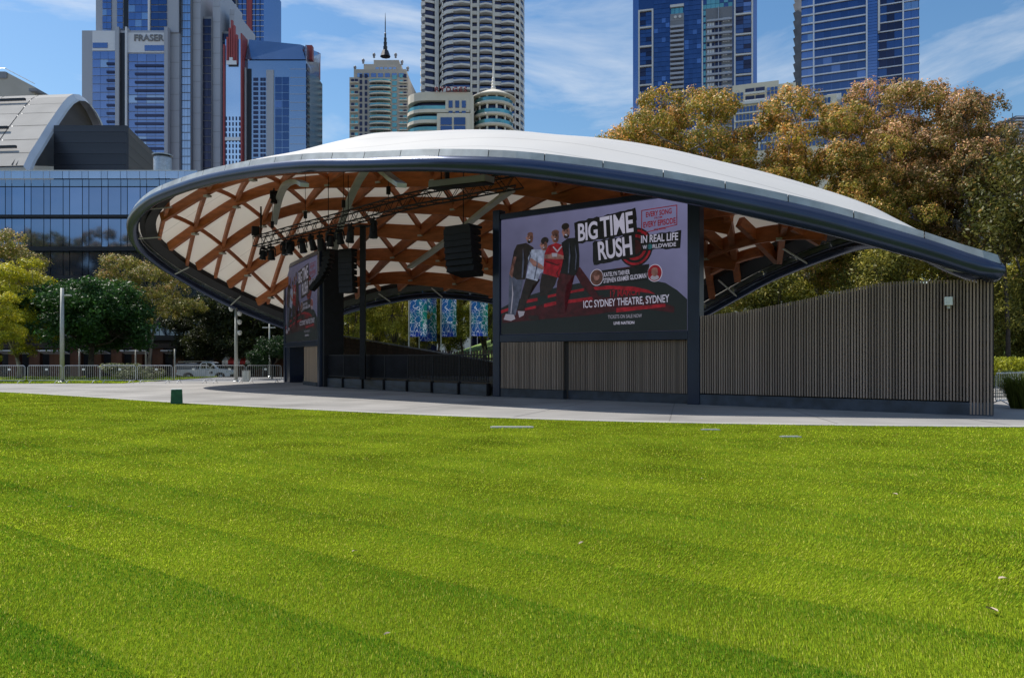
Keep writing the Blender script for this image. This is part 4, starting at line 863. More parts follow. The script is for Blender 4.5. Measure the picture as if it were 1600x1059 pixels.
for i, (px, Y, key, s, l) in enumerate([(1575, 42, 'sapling', 1.25, 'thin dark-trunked tree just right of the slat wall'), (1640, 40, 'sapling', 1.2, 'slender tree at the far right edge'), (1120, 58, 'grove', 1.0, 'light green tree seen through the right arch, nearest the navy post'), (1200, 60, 'grove2', 1.1, 'light green tree in the middle of the right arch'), (1290, 56, 'grove2', 1.05, 'olive tree seen under the right arch beside the rim'), (1370, 58, 'grove', 1.05, 'olive tree above the middle of the right slat wall'), (1460, 56, 'grove2', 1.0, 'olive tree behind the right end of the slat wall'), (1545, 60, 'grove', 1.0, 'shaded olive tree beyond the wall end'), (1610, 62, 'grove2', 1.0, 'olive tree behind the yellow hedge'), (1690, 56, 'grove2', 1.0, 'olive tree just outside the right edge')]):
    pl('grove_tree', key, px, Y, l, group='slender trees behind the shell', s=s, rz=i * 1.3)
for i, (px, Y, key, s) in enumerate([(505, 64, 'grove', .9), (545, 60, 'grove2', .85), (585, 66, 'grove', 1.0), (618, 60, 'grove', .85), (655, 70, 'grove2', 1.0), (682, 63, 'grove', .95), (722, 68, 'grove', 1.0), (757, 62, 'grove2', .95), (790, 70, 'grove', 1.0), (840, 64, 'grove2', 1.), (560, 78, 'grove2', 1.1), (630, 82, 'grove', 1.2), (700, 80, 'grove2', 1.2), (770, 80, 'grove', 1.2)]):
    pl('grove_tree', key, px, Y, 'slender sunlit tree under the rear arch, %s from the left' % (['first', 'second', 'third', 'fourth', 'fifth', 'sixth', 'seventh', 'eighth', 'ninth', 'tenth'][i] + ' of the front row' if i < 10 else ['first', 'second', 'third', 'fourth'][i - 10] + ' of the back row'), group='trees under the rear arch', s=s, rz=i * 2.1)
tree_kind('under', seed=31, H=6.8, crown_h=6.4, rx=2.5, n_puff=100, per=190, leaf=.085, pal=[(.08, .095, .018), (.30, .27, .04)], flush=(.5, .40, .08), flush_amt=.3, trunk_r=.09, lobes=9, puff_r=(.6, 1.0), bark='bark_dark', open_=.2)
for i, (px, Y, s) in enumerate([(1100, 46, .85), (1150, 43, .62), (1218, 45, 1.15), (1262, 42.5, .7), (1330, 44, .9), (1382, 43, 1.25), (1452, 44, .75), (1530, 44, 1.0), (1590, 46, .7), (1650, 45, 1.1), (520, 70, .8), (580, 73, .9), (640, 76, .95), (700, 72, .9), (760, 76, 1.), (815, 72, 1.)]):
    pl('understorey_tree', 'under', px, Y, 'bushy low tree %s, %s from the left' % ('behind the right slat wall' if i < 10 else 'at the foot of the grove behind the stage', ['first', 'second', 'third', 'fourth', 'fifth', 'sixth', 'seventh', 'eighth', 'ninth', 'tenth'][i if i < 10 else i - 10]), group='low bushy trees under the grove', s=s, rz=i * 1.9)
GL = 'trees in front of the glass building'
pl('yellow_tree', 'yellow', 30, 57, 'yellow-green tree at the left edge', group=GL, s=.86, rz=.3)
pl('yellow_tree', 'gum', -25, 62, 'olive tree behind the yellow one at the left edge', group=GL, s=1.12, rz=1.)
pl('yellow_tree', 'yellow', -20, 50, 'olive-yellow foliage low at the left edge', group=GL, s=.60, rz=2.)
pl('fig_tree', 'fig', 140, 58, 'round dark green tree behind the barriers', group=GL, s=.98, rz=.5)
pl('gum_tree', 'gum', 232, 64, 'loose olive gum tree between dark tree and shell rim', group=GL, s=.98, rz=2.5)
for i, (px, Y, s, l) in enumerate([(335, 70, .95, 'dark shaded tree under the left shell tip'), (375, 69, .9, 'dark shaded tree behind the camera post'), (415, 72, .95, 'dark shaded tree beside the far left screen'), (300, 73, .85, 'dark narrow tree right of the gum'), (455, 74, .9, 'dark tree hidden behind the far left screen')]):
    pl('shade_tree', 'dark', px, Y, l, group=GL, s=s, rz=i * 1.7)
pl('round_shrub', 'ball', 424, 56, 'round dark shrub left of the far left screen', 'shrub', s=1.1)
pl('low_bush', 'low_bush', 197, 50.5, 'pale low bush behind the barriers', 'bush', s=1.3, sz=1.1)
for i, (px, Y, key, l) in enumerate([(1568, 33, 'shrub_y', 'yellow hedge bush right of the slat wall'), (1592, 33.5, 'shrub_y', 'yellow hedge bush at the right edge'), (1625, 33, 'shrub_y', 'yellow hedge bush beyond the right edge'), (1572, 30, 'shrub_g', 'dark green bush below the yellow hedge'), (1610, 30, 'shrub_g', 'dark green bush at the right edge below the yellow hedge')]):
    pl('hedge_bush', key, px, Y, l, 'bush', 'hedge at the right edge', s=1.0 if key == 'shrub_y' else .75, rz=i, z=(.15 if key == 'shrub_y' else 0))
# tussock grass by the right barrier
def tussock(px, Y, label, seed):
    rng = np.random.default_rng(seed); n = 420; g = rng.random(n) * 6.283; r = .16 * rng.random(n) ** .5; out = .35 + .5 * rng.random(n); h = .75 + .5 * rng.random(n); x0 = X_(px, Y)
    b = np.stack([x0 + r * np.cos(g), Y + r * np.sin(g), np.zeros(n)], 1); m = b + np.stack([.25 * out * np.cos(g), .25 * out * np.sin(g), .6 * h], 1); t = b + np.stack([.75 * out * np.cos(g), .75 * out * np.sin(g), h], 1)
    s = np.stack([-np.sin(g), np.cos(g), 0 * g], 1) * .012; V = np.stack([b - s, b + s, m + s, m - s, t], 1).reshape(-1, 3); i = np.arange(n)[:, None] * 5
    T = np.concatenate([i + np.array([[0, 1, 2, 3]]), i + np.array([[3, 2, 4, 4]])]); T = np.concatenate([i + np.array([[0, 1, 2]]), i + np.array([[0, 2, 3]]), i + np.array([[3, 2, 4]])])
    C = np.repeat(np.array([[.13, .15, .03]]) * (.6 + .9 * rng.random(n))[:, None], 5, 0)
    o = bpy.data.objects.new('tussock_grass', from_arrays('tussock_grass', V, T, 'grass_blade', C)); COL.objects.link(o); tag(o, label, 'grass clump', 'tussocks by the right barrier')
tussock(1588, 23.5, 'pale tussock of long grass behind the right barrier', 1); tussock(1604, 23.2, 'pale tussock of long grass cut by the right edge', 2)
# trees behind the viewer, seen mirrored in the glass facade
for i, x in enumerate([-136, -127, -118, -110, -101, -93, -84, -76, -66, -50]):
    plant('park_tree', 'brush1' if i % 2 else 'brush3', x, -15 - 4 * (i % 3), 'tall park tree mirrored in the glass facade', group='park trees behind the viewer', s=1.62, rz=i)

# ------------------------------------------------------------------ glass convention building on the left
YB = 78.0
bld = thing('convention_building', (X_(200, YB), YB, -.5), 'long blue glass building with dark ledges behind the left trees', 'building')
zt = Z_(266, YB)
part('core', MB().box((X_(135, YB), YB + 9.4, (zt - 1) / 2 - .3), (X_(470, YB) - X_(-200, YB), 18, zt - 1.0)), 'mullion', bld)
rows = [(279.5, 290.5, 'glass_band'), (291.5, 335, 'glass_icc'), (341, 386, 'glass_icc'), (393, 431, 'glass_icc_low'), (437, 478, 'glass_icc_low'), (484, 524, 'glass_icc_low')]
rg = random.Random(5); px = -75
while px < 450:
    for w in (20, 10.2):
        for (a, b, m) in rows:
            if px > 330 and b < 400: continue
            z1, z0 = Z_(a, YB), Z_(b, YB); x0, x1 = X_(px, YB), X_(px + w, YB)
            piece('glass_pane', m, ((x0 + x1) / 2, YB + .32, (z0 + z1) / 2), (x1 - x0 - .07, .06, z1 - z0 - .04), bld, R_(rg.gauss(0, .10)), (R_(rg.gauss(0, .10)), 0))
        if px < 300: piece('balustrade_pane', 'glass_pale', ((X_(px, YB) + X_(px + w, YB)) / 2, YB + .2, Z_(272, YB)), (X_(px + w, YB) - X_(px, YB) - .05, .03, .86), bld)
        px += w
for y, h, d in ((338, .32, .5), (389.5, .42, .9), (434, .35, .7), (481, .35, .7), (528, .5, 1.6)): piece('ledge', 'mullion', (X_(160, YB), YB + .1 - d / 2 + .3, Z_(y, YB)), (X_(470, YB) - X_(-150, YB), d, h), bld)
piece('handrail', 'ledge_white', (X_(110, YB), YB + .2, Z_(266, YB)), (X_(300, YB) - X_(-90, YB), .08, .10), bld)
for i in range(16):                       # cafe fronts at street level
    c = X_(-40 + i * 32, YB - 2.4); piece('shop_pier', 'brick_orange', (c, YB - 2.4, 1.05), (1.1, .5, 3.1), bld)
piece('shop_fascia', 'dark_timber', (X_(190, YB - 2.6), YB - 2.7, 2.75), (X_(440, YB) - X_(-60, YB), .5, .5), bld)
for i in range(7): piece('shop_awning', 'awning_white', (X_(20 + i * 64, YB - 3.4), YB - 3.5, 2.1), (2.6, 1.3, .10), bld, 0, (R_(-14), 0))
# curved roofed hall behind
YH = 98.0
hall = thing('curved_roof_hall', (X_(60, YH), YH, 0), 'hall with pale curved roof and dark grey gable above the glass building', 'building')
prof = [(24, 258), (34, 243), (48, 222), (62, 200), (76, 180), (86, 166), (95, 156), (104, 151), (114, 152), (124, 159), (134, 172), (141, 186), (147, 200), (150, 262)]
def hp(px, py, Y): return at(px, py, Y)
mb = MB(); n = len(prof)
YP = lambda p: 84 + (p - 24) * .2
f1 = [at(p, q, YP(p)) for p, q in prof]; f2 = [v + Vector((-.5, 0, 0)) for v in f1]
mb.add(f1 + f2, [tuple(range(n)), tuple(range(2 * n - 1, n - 1, -1))]); part('gable', mb, 'brown_panel', hall)
mb = MB(); ax = Vector((-36, 4.0, .2))
top = prof[:13]; outer = [at(p, q - 4, YP(p)) + Vector((.9, 0, 0)) for p, q in top]; outer[0].z -= .4
V1 = outer; V2 = [v + ax for v in outer]; m_ = len(top)
for i in range(m_ - 1):                    # roof laid in separate sheets
    for j in range(7):
        a, b, c, d = V1[i].lerp(V2[i], j / 7), V1[i].lerp(V2[i], (j + 1) / 7 - .004), V1[i + 1].lerp(V2[i + 1], (j + 1) / 7 - .004), V1[i + 1].lerp(V2[i + 1], j / 7)
        if i < 8:
            g = (d - a) * .03; part('roof_sheet', MB().add([a + g, b + g, c, d], [(0, 1, 2, 3)]), 'roof_white', hall)
part('roof_deck', MB().add([v - Vector((0, -.12, .12)) for v in V1 + V2], [(i, i + 1, m_ + i + 1, m_ + i) for i in range(m_ - 1)]), 'panel_grey', hall)
mb = MB(); inn = [v + Vector((.55, 0, -.75)) for v in V1]
mb.add(V1 + inn + [v + Vector((0, .5, 0)) for v in inn], [(i, i + 1, m_ + i + 1, m_ + i) for i in range(m_ - 1)] + [(m_ + i, m_ + i + 1, 2 * m_ + i + 1, 2 * m_ + i) for i in range(m_ - 1)]); part('verge', mb, 'ledge_white', hall)
for (x0, x1, y) in ((0, 42, 160), (0, 30, 181), (0, 15, 205), (0, 27, 234)):
    best = None
    for i in range(m_ - 1):
        for u in np.linspace(0, 1, 12):
            p = V1[i].lerp(V1[i + 1], u)
            for sa_ in np.linspace(0, .6, 61):
                q = p + ax * sa_; sx_ = 800 + F * q.x / q.y; sy_ = HZ - F * (q.z - EYE) / q.y; e_ = abs(sx_ - x1) + abs(sy_ - y)
                if best is None or e_ < best[0]: best = (e_, p, sa_)
    off = Vector((0, -.30, .25)); part('roof_slot', MB().sweep([best[1] + ax * best[2] + off, best[1] + ax * .95 + off], .30, .30), 'mullion', hall)
wing = thing('plant_block', (X_(160, 92), 92, 0), 'dark charcoal panelled block in front of the curved hall', 'building')
a, b, c = (X_(84, 92), 92.), (X_(197, 92), 92.), (X_(239, 104), 104.)
for i in range(7):
    z0 = 21.5 + i * 1.37; z1 = z0 + 1.34; 
    zt_ = min(z1, Z_(196, 92))
    piece('cladding_course', 'charcoal', ((a[0] + b[0]) / 2, 92.3, (z0 + zt_) / 2), (b[0] - a[0], .6, zt_ - z0), wing)
    if True:
        L = math.hypot(c[0] - b[0], c[1] - b[1]); g = math.atan2(c[1] - b[1], c[0] - b[0])
        piece('cladding_course', 'brown_panel', ((b[0] + c[0]) / 2 - .25, (b[1] + c[1]) / 2 + .2, (z0 + zt_) / 2), (L, .5, zt_ - z0), wing, g)  # brownish light on the right face is painted as a second cladding colour
part('core', MB().prism([(a[0] + .3, 92.7), (b[0] - .4, 92.7), (c[0] - .6, 104), (a[0] + .3, 104)], 20, Z_(197.5, 92)), 'charcoal', wing)
tnk = thing('roof_tank', (X_(252, 86), 86, 0), 'small grey cylindrical vents on the terrace beside the charcoal block', 'vent')
part('drum', MB().lathe([(0, 2.1), (.9, 2.0), (1.0, 1.8), (1.0, -.6)], (X_(254, 86), 86, Z_(264, 86) - .6), 20), 'galv', tnk, smooth=True); part('cap', MB().lathe([(0, .25), (1.15, .1), (1.15, 0), (0, 0)], (X_(254, 86), 86, Z_(264, 86) + 1.5), 20), 'galv', tnk)
old = thing('rooftop_block', (X_(20, 150), 150, 0), 'beige sloping rooftop with rail behind the curved hall', 'building')
part('block', MB().add([(X_(-40, 150), 150, 30), (X_(54, 150), 150, 30), (X_(54, 150), 150, Z_(136, 150)), (X_(8, 150), 150, Z_(112, 150)), (X_(-40, 150), 150, Z_(112, 150))] + [(X_(-40, 150), 160, 30), (X_(54, 150), 160, 30), (X_(54, 150), 160, Z_(136, 150)), (X_(8, 150), 160, Z_(112, 150)), (X_(-40, 150), 160, Z_(112, 150))], [(0, 1, 2, 3, 4), (1, 6, 7, 2), (2, 7, 8, 3), (3, 8, 9, 4)]), 'beige', old)
part('rail', MB().tube([(X_(-20, 150), 150, Z_(107, 150)), (X_(8, 150), 150, Z_(107, 150)), (X_(54, 150), 150, Z_(131, 150))], .07, 5), 'galv', old)
piece('louvre', 'shade_grey', (X_(0, 150), 149.9, Z_(118, 150)), (3, .2, 1.2), old); piece('cap', 'shade_grey', (X_(56, 150), 151, Z_(143, 150)), (1.6, 4, .5), old)

# ------------------------------------------------------------------ towers
class Tower:
    """thing helper: rectangles given by photo columns and rows at the tower's own depth"""
    def __init__(s, name, label, px, Y): s.Y = Y; s.r = thing(name, (X_(px, Y), Y, 0), label, 'tower')
    def box(s, name, m, x0, x1, y0, y1=None, front=0., depth=20., z0=None):
        Y = s.Y; a, b = X_(x0, Y), X_(x1, Y); zt = Z_(y0, Y); zb = z0 if z0 is not None else Z_(y1, Y)
        return piece(name, m, ((a + b) / 2, Y + front + depth / 2, (zt + zb) / 2), (b - a, depth, zt - zb), s.r)
    def rows(s, name, m, x0, x1, y0, y1, pitch, gap, front=-.1, depth=.3, n=1, hgap=.12, m2=None):
        rg = random.Random(x0 + y0); y = y0; w = (x1 - x0) / n
        while y < y1:
            for k in range(n): s.box(name, (m2 if m2 and rg.random() < .3 else ({'glass_blue': 'glass_pale', 'glass_deep': 'glass_blue'}[m] if m in ('glass_blue', 'glass_deep') and n > 1 and rg.random() < .06 else m)), x0 + k * w + hgap * w * .5 * (n > 1), x0 + (k + 1) * w - hgap * w * .5 * (n > 1), y, y + pitch - gap, front, depth)
            y += pitch
T = Tower('hotel_tower', 'tall grey and blue glass tower with stepped side at left', 235, 260)
T.box('body', 'panel_grey', 128, 262, 48, 0, 0, 26, z0=0); T.box('upper_body', 'panel_grey', 146, 276, -40, 48, 1.5, 24)
T.box('slot', 'mullion', 188, 197.5, 52, 285, -.15, .4); T.box('pier', 'panel_grey', 182, 188, 44, 285, -1.0, 2); T.box('pier', 'tile_white', 197.5, 200.5, 44, 285, -1.0, 2); T.box('pier', 'panel_grey', 258.5, 264, 44, 285, -1.0, 2)
T.box('crown_tiles', 'tile_white', 145, 182, 49, 80, -.3, .6); T.box('crown_tiles', 'tile_white', 200.5, 258.5, 52, 83, -.3, .6)
T.box('window_band', 'glass_blue', 146, 169, 68, 76, -.5, .4); T.box('window_band', 'glass_blue', 227, 258, 72, 80.5, -.5, .4)
T.rows('window_band', 'glass_blue', 145, 182, 81, 285, 12.9, 1.0, -.25, .5, 3, .03 ); T.rows('window_band', 'glass_blue', 201, 258, 85, 285, 12.9, 1.0, -.25, .5, 4, .03)
T.rows('sunshade', 'glass_dark', 168, 180, 99, 285, 12.9, 9.4, -.7, .6); T.rows('sunshade', 'glass_dark', 212, 256, 102, 285, 12.9, 9.4, -.7, .6)
T.rows('window_band', 'glass_blue', 157, 171, -40, 46, 10.5, 1.2, 1.2, .5, 2, .05); T.rows('window_band', 'glass_blue', 180, 189, -40, 46, 10.5, 1.2, 1.2, .5); T.rows('window_band', 'glass_blue', 198, 229, -40, 48, 11.5, 1.0, 1.2, .5, 3, .03); T.rows('window_band', 'glass_deep', 233, 258, -40, 48, 11.5, 1.5, 1.2, .5, 2, .03)
T.box('slot', 'mullion', 190, 197, -40, 46, 1.35, .4); T.box('pier', 'tile_white', 229.5, 232.5, -40, 48, .6, 1.5)
for (x0, x1, top, f, m, nw) in ((262, 276, -40, 2, 'panel_grey', 0), (276, 292, -40, 3.5, None, 3), (292, 304, -40, 5, 'panel_grey', 0), (304, 318, 12, 7, None, 3), (318, 330, -40, 8, 'panel_grey', 0), (330, 341, 30, 10, None, 2), (340, 348, -8, 11, 'panel_grey', 0)):
    T.box('side_bay', m or 'shade_grey', x0, x1, top, 0, f, 22, z0=0)
    if nw: T.rows('side_window', 'glass_dark' if x0 > 300 else 'glass_pale', x0 + .6, x1 - .8, top + 4, 285, 12.6, 1.3, f - .2, .3, nw, .06)
    else:
        y = top + 8
        while y < 285: T.box('panel_joint', 'shade_grey', x0, x1, y, y + .6, f - .03, .1); y += 25.2
me = text_mesh('FRASER', X_(257, 260) - X_(211, 260), Z_(55, 260) - Z_(65.5, 260), 'shade_grey', .02); o = bpy.data.objects.new('sign_lettering', me); link(o, T.r); o.rotation_euler = (R_(90), 0, 0); o.location = Vector((X_(211, 260), 259.4, Z_(65.5, 260))) - ORG[T.r.name]
md_ = o.modifiers.new('solid', 'SOLIDIFY'); md_.thickness = .15

T = Tower('dark_tower', 'dark banded tower with red stripe behind the stepped grey tower', 376, 330)
T.box('body', 'shade_grey', 341, 370, -40, 0, 0, 25, z0=0); T.rows('balcony_band', 'glass_dark', 345, 368, -36, 270, 9.2, 3.6, -.4, .6); T.rows('balcony_slab', 'ledge_white', 343, 370, -37, 270, 9.2, 8.0, -1.0, 1.2)
T.box('glass_shaft', 'glass_blue', 370, 411, -40, 0, 1, 25, z0=0); T.rows('spandrel', 'ledge_white', 370, 411, -38, 250, 8.6, 8.0, .7, .5); T.box('red_stripe', 'red_steel', 385, 393, -40, 80, .3, .8)
for i in range(1, 6): T.box('mullion', 'mullion', 370 + i * 7, 370.5 + i * 7, -40, 250, .6, .5)

T = Tower('glass_office', 'blue glass block with red fins and slanting parapet, left of the spire', 430, 230)
T.box('body', 'glass_pale', 382, 478, 95, 0, 0, 20, z0=0); T.box('parapet', 'glass_band', 384, 470, 65, 95, 3, 16)
c0, c1 = (X_(478, 230), 230.), (X_(500, 252), 252.); part('side', MB().prism([c0, c1, (c1[0] - 2, c1[1] + 1), (c0[0] - 1, 232)], 0, Z_(90, 240)), 'glass_pale', T.r)
part('parapet_wedge', MB().add([(X_(384, 230), 229.6, Z_(94, 230)), (X_(478, 230), 229.6, Z_(94, 230)), (c1[0], c1[1], Z_(112, 252)), (X_(384, 230), 233, Z_(62, 233)), (X_(470, 233), 233, Z_(70, 233)), (c1[0], c1[1] + 1, Z_(82, 252)), (X_(384, 230), 246, Z_(62, 233)), (X_(470, 233), 246, Z_(70, 233))], [(0, 1, 4, 3), (1, 2, 5, 4), (3, 4, 7, 6)]), 'glass_band', T.r)
T.box('roof_house', 'glass_pale', 410, 460, 62, 80, 8, 8); piece('roof_house', 'red_steel', (X_(484, 236), 236, Z_(84, 236)), (2.0, 2, 4.6), T.r); piece('red_fin', 'red_steel', (X_(497.5, 251), 251, Z_(104, 251)), (.7, 2.6, 8.5), T.r)
L = math.hypot(c1[0] - c0[0], c1[1] - c0[1]); g = math.atan2(c1[1] - c0[1], c1[0] - c0[0])
for i in range(13):
    for j in range(4):
        t = (j + .6) / 4.4; z = Z_(122 + i * 11.4, 240)
        piece('side_window', 'glass_dark', (c0[0] + (c1[0] - c0[0]) * t + .12, c0[1] + (c1[1] - c0[1]) * t - .1, z), (L / 4.4 - .5, .3, 1.9), T.r, g)
T.rows('window', 'glass_dark', 396, 403.5, 122, 270, 7.4, 2.6, -.15, .3, 1); T.rows('window', 'glass_dark', 406.5, 415.5, 122, 270, 7.4, 2.6, -.15, .3, 2, .2); T.rows('window', 'glass_deep', 429.5, 452, 121, 270, 12.3, 1.2, -.15, .3, 2, .1); T.box('pier', 'panel_grey', 416.5, 428, 110, 275, -.3, .5); T.box('fin', 'panel_grey', 384, 386, 108, 275, -1, 1.2); T.box('dark_recess', 'mullion', 386.5, 393, 108, 275, -.2, .3)
for i in range(1, 12): T.box('panel_joint', 'panel_grey', 453, 477, 95 + i * 13, 95.7 + i * 13, -.06, .1)
T.box('screen_glass', 'glass_sky', 356, 380, 66, 0, -2, 4, z0=0)
for i in range(9): T.rows('screen_window', 'glass_dark', 356.6 + i * 2.6, 358.4 + i * 2.6, 186, 270, 8.5, 3.0, -2.2, .3) if i % 2 == 0 else None
T.box('transom', 'ledge_white', 356, 380, 218, 223, -2.4, .5)
for x, y in ((353.6, 75), (380.6, 58)): T.box('red_fin', 'red_steel', x, x + 2.2, y, 0, -2.6, 5, z0=0)
for x, y in ((359, 64), (362.5, 50), (366, 38), (369.5, 46), (373, 60)): T.box('red_fin', 'red_steel', x, x + 2.6, y, 104, -2.8, 1.0)
T.box('logo', 'ledge_white', 359.5, 375, 101, 107, -3.0, .3); T.box('logo', 'ledge_white', 364, 369, 96, 101, -3.0, .3)

T = Tower('spire_tower', 'beige balconied tower with stepped top and dark spire', 597, 300)
T.box('body', 'beige', 546, 638, 121, 0, 0, 26, z0=0); part('side', MB().prism([(X_(638, 300), 300), (X_(650, 318), 318), (X_(650, 318), 326), (X_(630, 300), 326)], 0, Z_(134, 310)), 'beige', T.r)
for a, b, y, f in ((552, 634, 107, 1), (566, 625, 96, 3), (581, 621, 88, 4)): T.box('stepped_crown', 'beige', a, b, y, 122, f, 20)
for x, y in ((553, 104), (566, 93), (583, 84), (617, 84), (627, 95), (636, 105)): part('finial', MB().lathe([(0, .0), (.45, 0), (.42, .7), (.62, .9), (.6, 1.5), (.3, 1.9), (0, 2.0)], (X_(x, 300), 302, Z_(y + 3.5, 300)), 8), 'shade_grey', T.r)
part('spire', MB().lathe([(2.2, 0), (1.2, 2.6), (.8, 2.7), (.9, 4.2), (.62, 4.3), (.75, 6), (.5, 6.1), (.6, 7.8), (.34, 8), (.42, 9.6), (.2, 10), (.2, 14), (.06, 18), (0, 18.4)], (X_(602, 306), 306, Z_(89, 306)), 8), 'mullion', T.r)
T.rows('glass_bay', 'glass_teal', 548, 560, 124, 240, 9.3, 3.4, -.2, .4, 2, .2, 'glass_dark'); T.rows('glass_bay', 'glass_dark', 562, 566, 116, 240, 9.3, 3.0, -.2, .4); T.rows('glass_bay', 'glass_dark', 570, 574, 116, 240, 9.3, 3.0, -.2, .4)
T.rows('glass_bay', 'glass_dark', 577, 611, 127, 240, 9.3, 4.6, -.3, .4, 3, .15, 'glass_teal'); T.rows('glass_bay', 'glass_teal', 613, 620, 118, 240, 9.3, 3.0, -.2, .4); T.rows('glass_bay', 'glass_teal', 624, 636, 116, 240, 9.3, 3.4, -.2, .4, 2, .2, 'glass_dark')
T.rows('top_window', 'glass_blue', 556, 632, 113.5, 120, 10, 4, .8, .4, 7, .3); T.rows('top_window', 'glass_pale', 584, 618, 101, 108, 10, 4.5, 2.8, .4, 5, .25)
y = 122
while y < 245:
    cx = X_(594, 300); pts = [(cx + 4.5 * math.cos(g), 299.9 + 1.9 * math.sin(g)) for g in [math.pi + math.pi * k / 10 for k in range(11)]]
    part('balcony', MB().prism(pts, Z_(y + 8.5, 300), Z_(y + 6.3, 300)), 'beige_pale', T.r); part('balcony_glass', MB().prism([(p[0] * .995 + cx * .005, p[1] + .05) for p in pts], Z_(y + 6.3, 300), Z_(y + 4.0, 300)), 'glass_teal', T.r)
    T.box('balcony_slab', 'beige_pale', 547, 560.5, y + 6.8, y + 8.4, -.8, 1); T.box('balcony_slab', 'beige_pale', 623, 637, y + 6.8, y + 8.4, -.8, 1); y += 9.3

T = Tower('white_tower', 'white round-cornered tower of banded balconies rising out of frame', 740, 280)
def wt(x, f): return (X_(x, 280), 280 + f)
plan = [wt(683, 6), wt(690, 1.5), wt(698, -.8), wt(707, -1.6), wt(735, -1.6), wt(738, 0), wt(768, 0), wt(772, 1.0), wt(804, 2.0), wt(812, 4.5), wt(818, 8.5), wt(820.5, 14), wt(816, 30), wt(690, 30)]
gl = [(p[0] * 1.0, p[1] + .7) for p in plan]
part('glass_core', MB().prism(gl, 0, Z_(-45, 280)), 'glass_dark', T.r); part('wing', MB().prism([wt(663, 3), wt(683, 5), wt(686, 28), wt(663, 28)], 0, Z_(-45, 280)), 'glass_dark', T.r)
part('wing_pier', MB().prism([wt(678, 3.2), wt(684, 3.6), wt(684, 8), wt(678, 8)], 0, Z_(-45, 280)), 'wall_white', T.r)
part('back_wing', MB().prism([wt(656, 8), wt(664, 5), wt(664, 28), wt(656, 28)], 0, Z_(-45, 280)), 'cream_white', T.r)
bands = None; y = -40; fh = 12.05 * 280 / F
band_me = None
while y < 232:
    zc = Z_(y, 280)
    mb = MB().prism(plan, zc - fh * .24, zc + fh * .24); part('floor_band', mb, 'cream_white', T.r)
    part('floor_band', MB().prism([wt(662.5, 2.4), wt(679, 4.2), wt(679, 6), wt(662.5, 6)], zc - fh * .16, zc + fh * .16), 'cream_white', T.r)
    part('balcony', MB().prism([wt(653.5 if y > 60 else 655.5, 6.5), wt(655, 5.2), wt(663.5, 4.2), wt(663.5, 9), wt(654.5, 11)], zc - fh * .28, zc + fh * .22), 'cream_white', T.r); T.box('balcony_void', 'shade_grey', 656, 663.6, y + 4, y + 8.5, 4.6, .5)
    for xa, xb, f in ((709, 735, -3.0), (750, 769, -1.6), (783, 804, .4)):
        a, b = wt(xa, f), wt(xb, f); m_ = wt((xa + xb) / 2, f - .9); part('balcony', MB().prism([a, m_, b, wt(xb, f + 2.6), wt(xa, f + 2.6)], zc - fh * .27, zc - fh * .05), 'cream_white', T.r)
        piece('balcony_glass', 'glass_deep', ((a[0] + b[0]) / 2, a[1] - .05, zc + fh * .10), (b[0] - a[0] - .2, .1, fh * .26), T.r)
    y += 12.05
for x0, x1, f in ((735.5, 738, -1.9), (745.5, 749, -.6), (769.5, 773, .2), (804, 806, 1.4), (811, 813.5, 4.0)): T.box('pier', 'cream_white', x0, x1, -45, 0, f, 2.5, z0=0)
T.rows('pane_pier', 'cream_white', 690, 692, -46, 232, 12.05, 6.0, .6, 1.5)

T = Tower('rounded_hotel', 'low cream hotel with curved teal-glass balconies and rotunda below the white tower', 720, 215)
def rt(x, f): return (X_(x, 215), 215 + f)
def pill(x0, x1, r, f):            # plan with a round left end
    a = X_(x0, 215); b = X_(x1, 215); return [(b, 215 + f + 2 * r), (b, 215 + f)] + [(a + r - r * math.sin(g), 215 + f + r - r * math.cos(g)) for g in [math.pi * k / 10 for k in range(11)]]
part('core', MB().prism(pill(640, 735, 5, 1.6), 0, Z_(150, 215)), 'glass_dark', T.r)
part('roof_slab', MB().prism(pill(633, 738, 6, 0), Z_(157, 215), Z_(144, 215)), 'beige_pale', T.r)
for y in (173.5, 190, 206.5):
    part('floor_slab', MB().prism(pill(632, 734, 6, 0), Z_(y + 2.0, 215), Z_(y - 3, 215)), 'beige_pale', T.r); part('balustrade', MB().prism(pill(632.5, 733, 5.9, .08), Z_(y - 3, 215), Z_(y - 8.5, 215)), 'glass_teal', T.r)
rc = rt(770, 7); rr = X_(802, 215) - X_(770, 215)
for y in (155, 173.5, 190, 206.5):
    part('rotunda_slab', MB().lathe([(0, -.35), (rr, -.35), (rr + .3, 0), (rr, .55), (0, .55)], (rc[0], rc[1], Z_(y + 2, 215)), 32), 'beige_pale', T.r, smooth=False); part('rotunda_glass', MB().lathe([(rr - .1, .55), (rr - .1, 1.6)], (rc[0], rc[1], Z_(y + 2, 215)), 32), 'glass_teal', T.r)
part('rotunda_core', MB().lathe([(rr * .8, 0), (rr * .8, Z_(158, 215))], (rc[0], rc[1], 0), 24), 'glass_dark', T.r)
for k in range(12): g = 2 * math.pi * k / 12 + .2; part('rotunda_column', MB().tube([(rc[0] + (rr - .7) * math.cos(g), rc[1] + (rr - .7) * math.sin(g), Z_(206, 215)), (rc[0] + (rr - .7) * math.cos(g), rc[1] + (rr - .7) * math.sin(g), Z_(143, 215))], .32, 8), 'cream_white', T.r)
part('rotunda_roof', MB().lathe([(rr - .6, -.5), (rr + .8, -.2), (rr + .8, .1), (rr * .55, 1.9), (1.1, 2.9), (0, 3.0)], (rc[0], rc[1], Z_(143, 215)), 32), 'beige_pale', T.r)
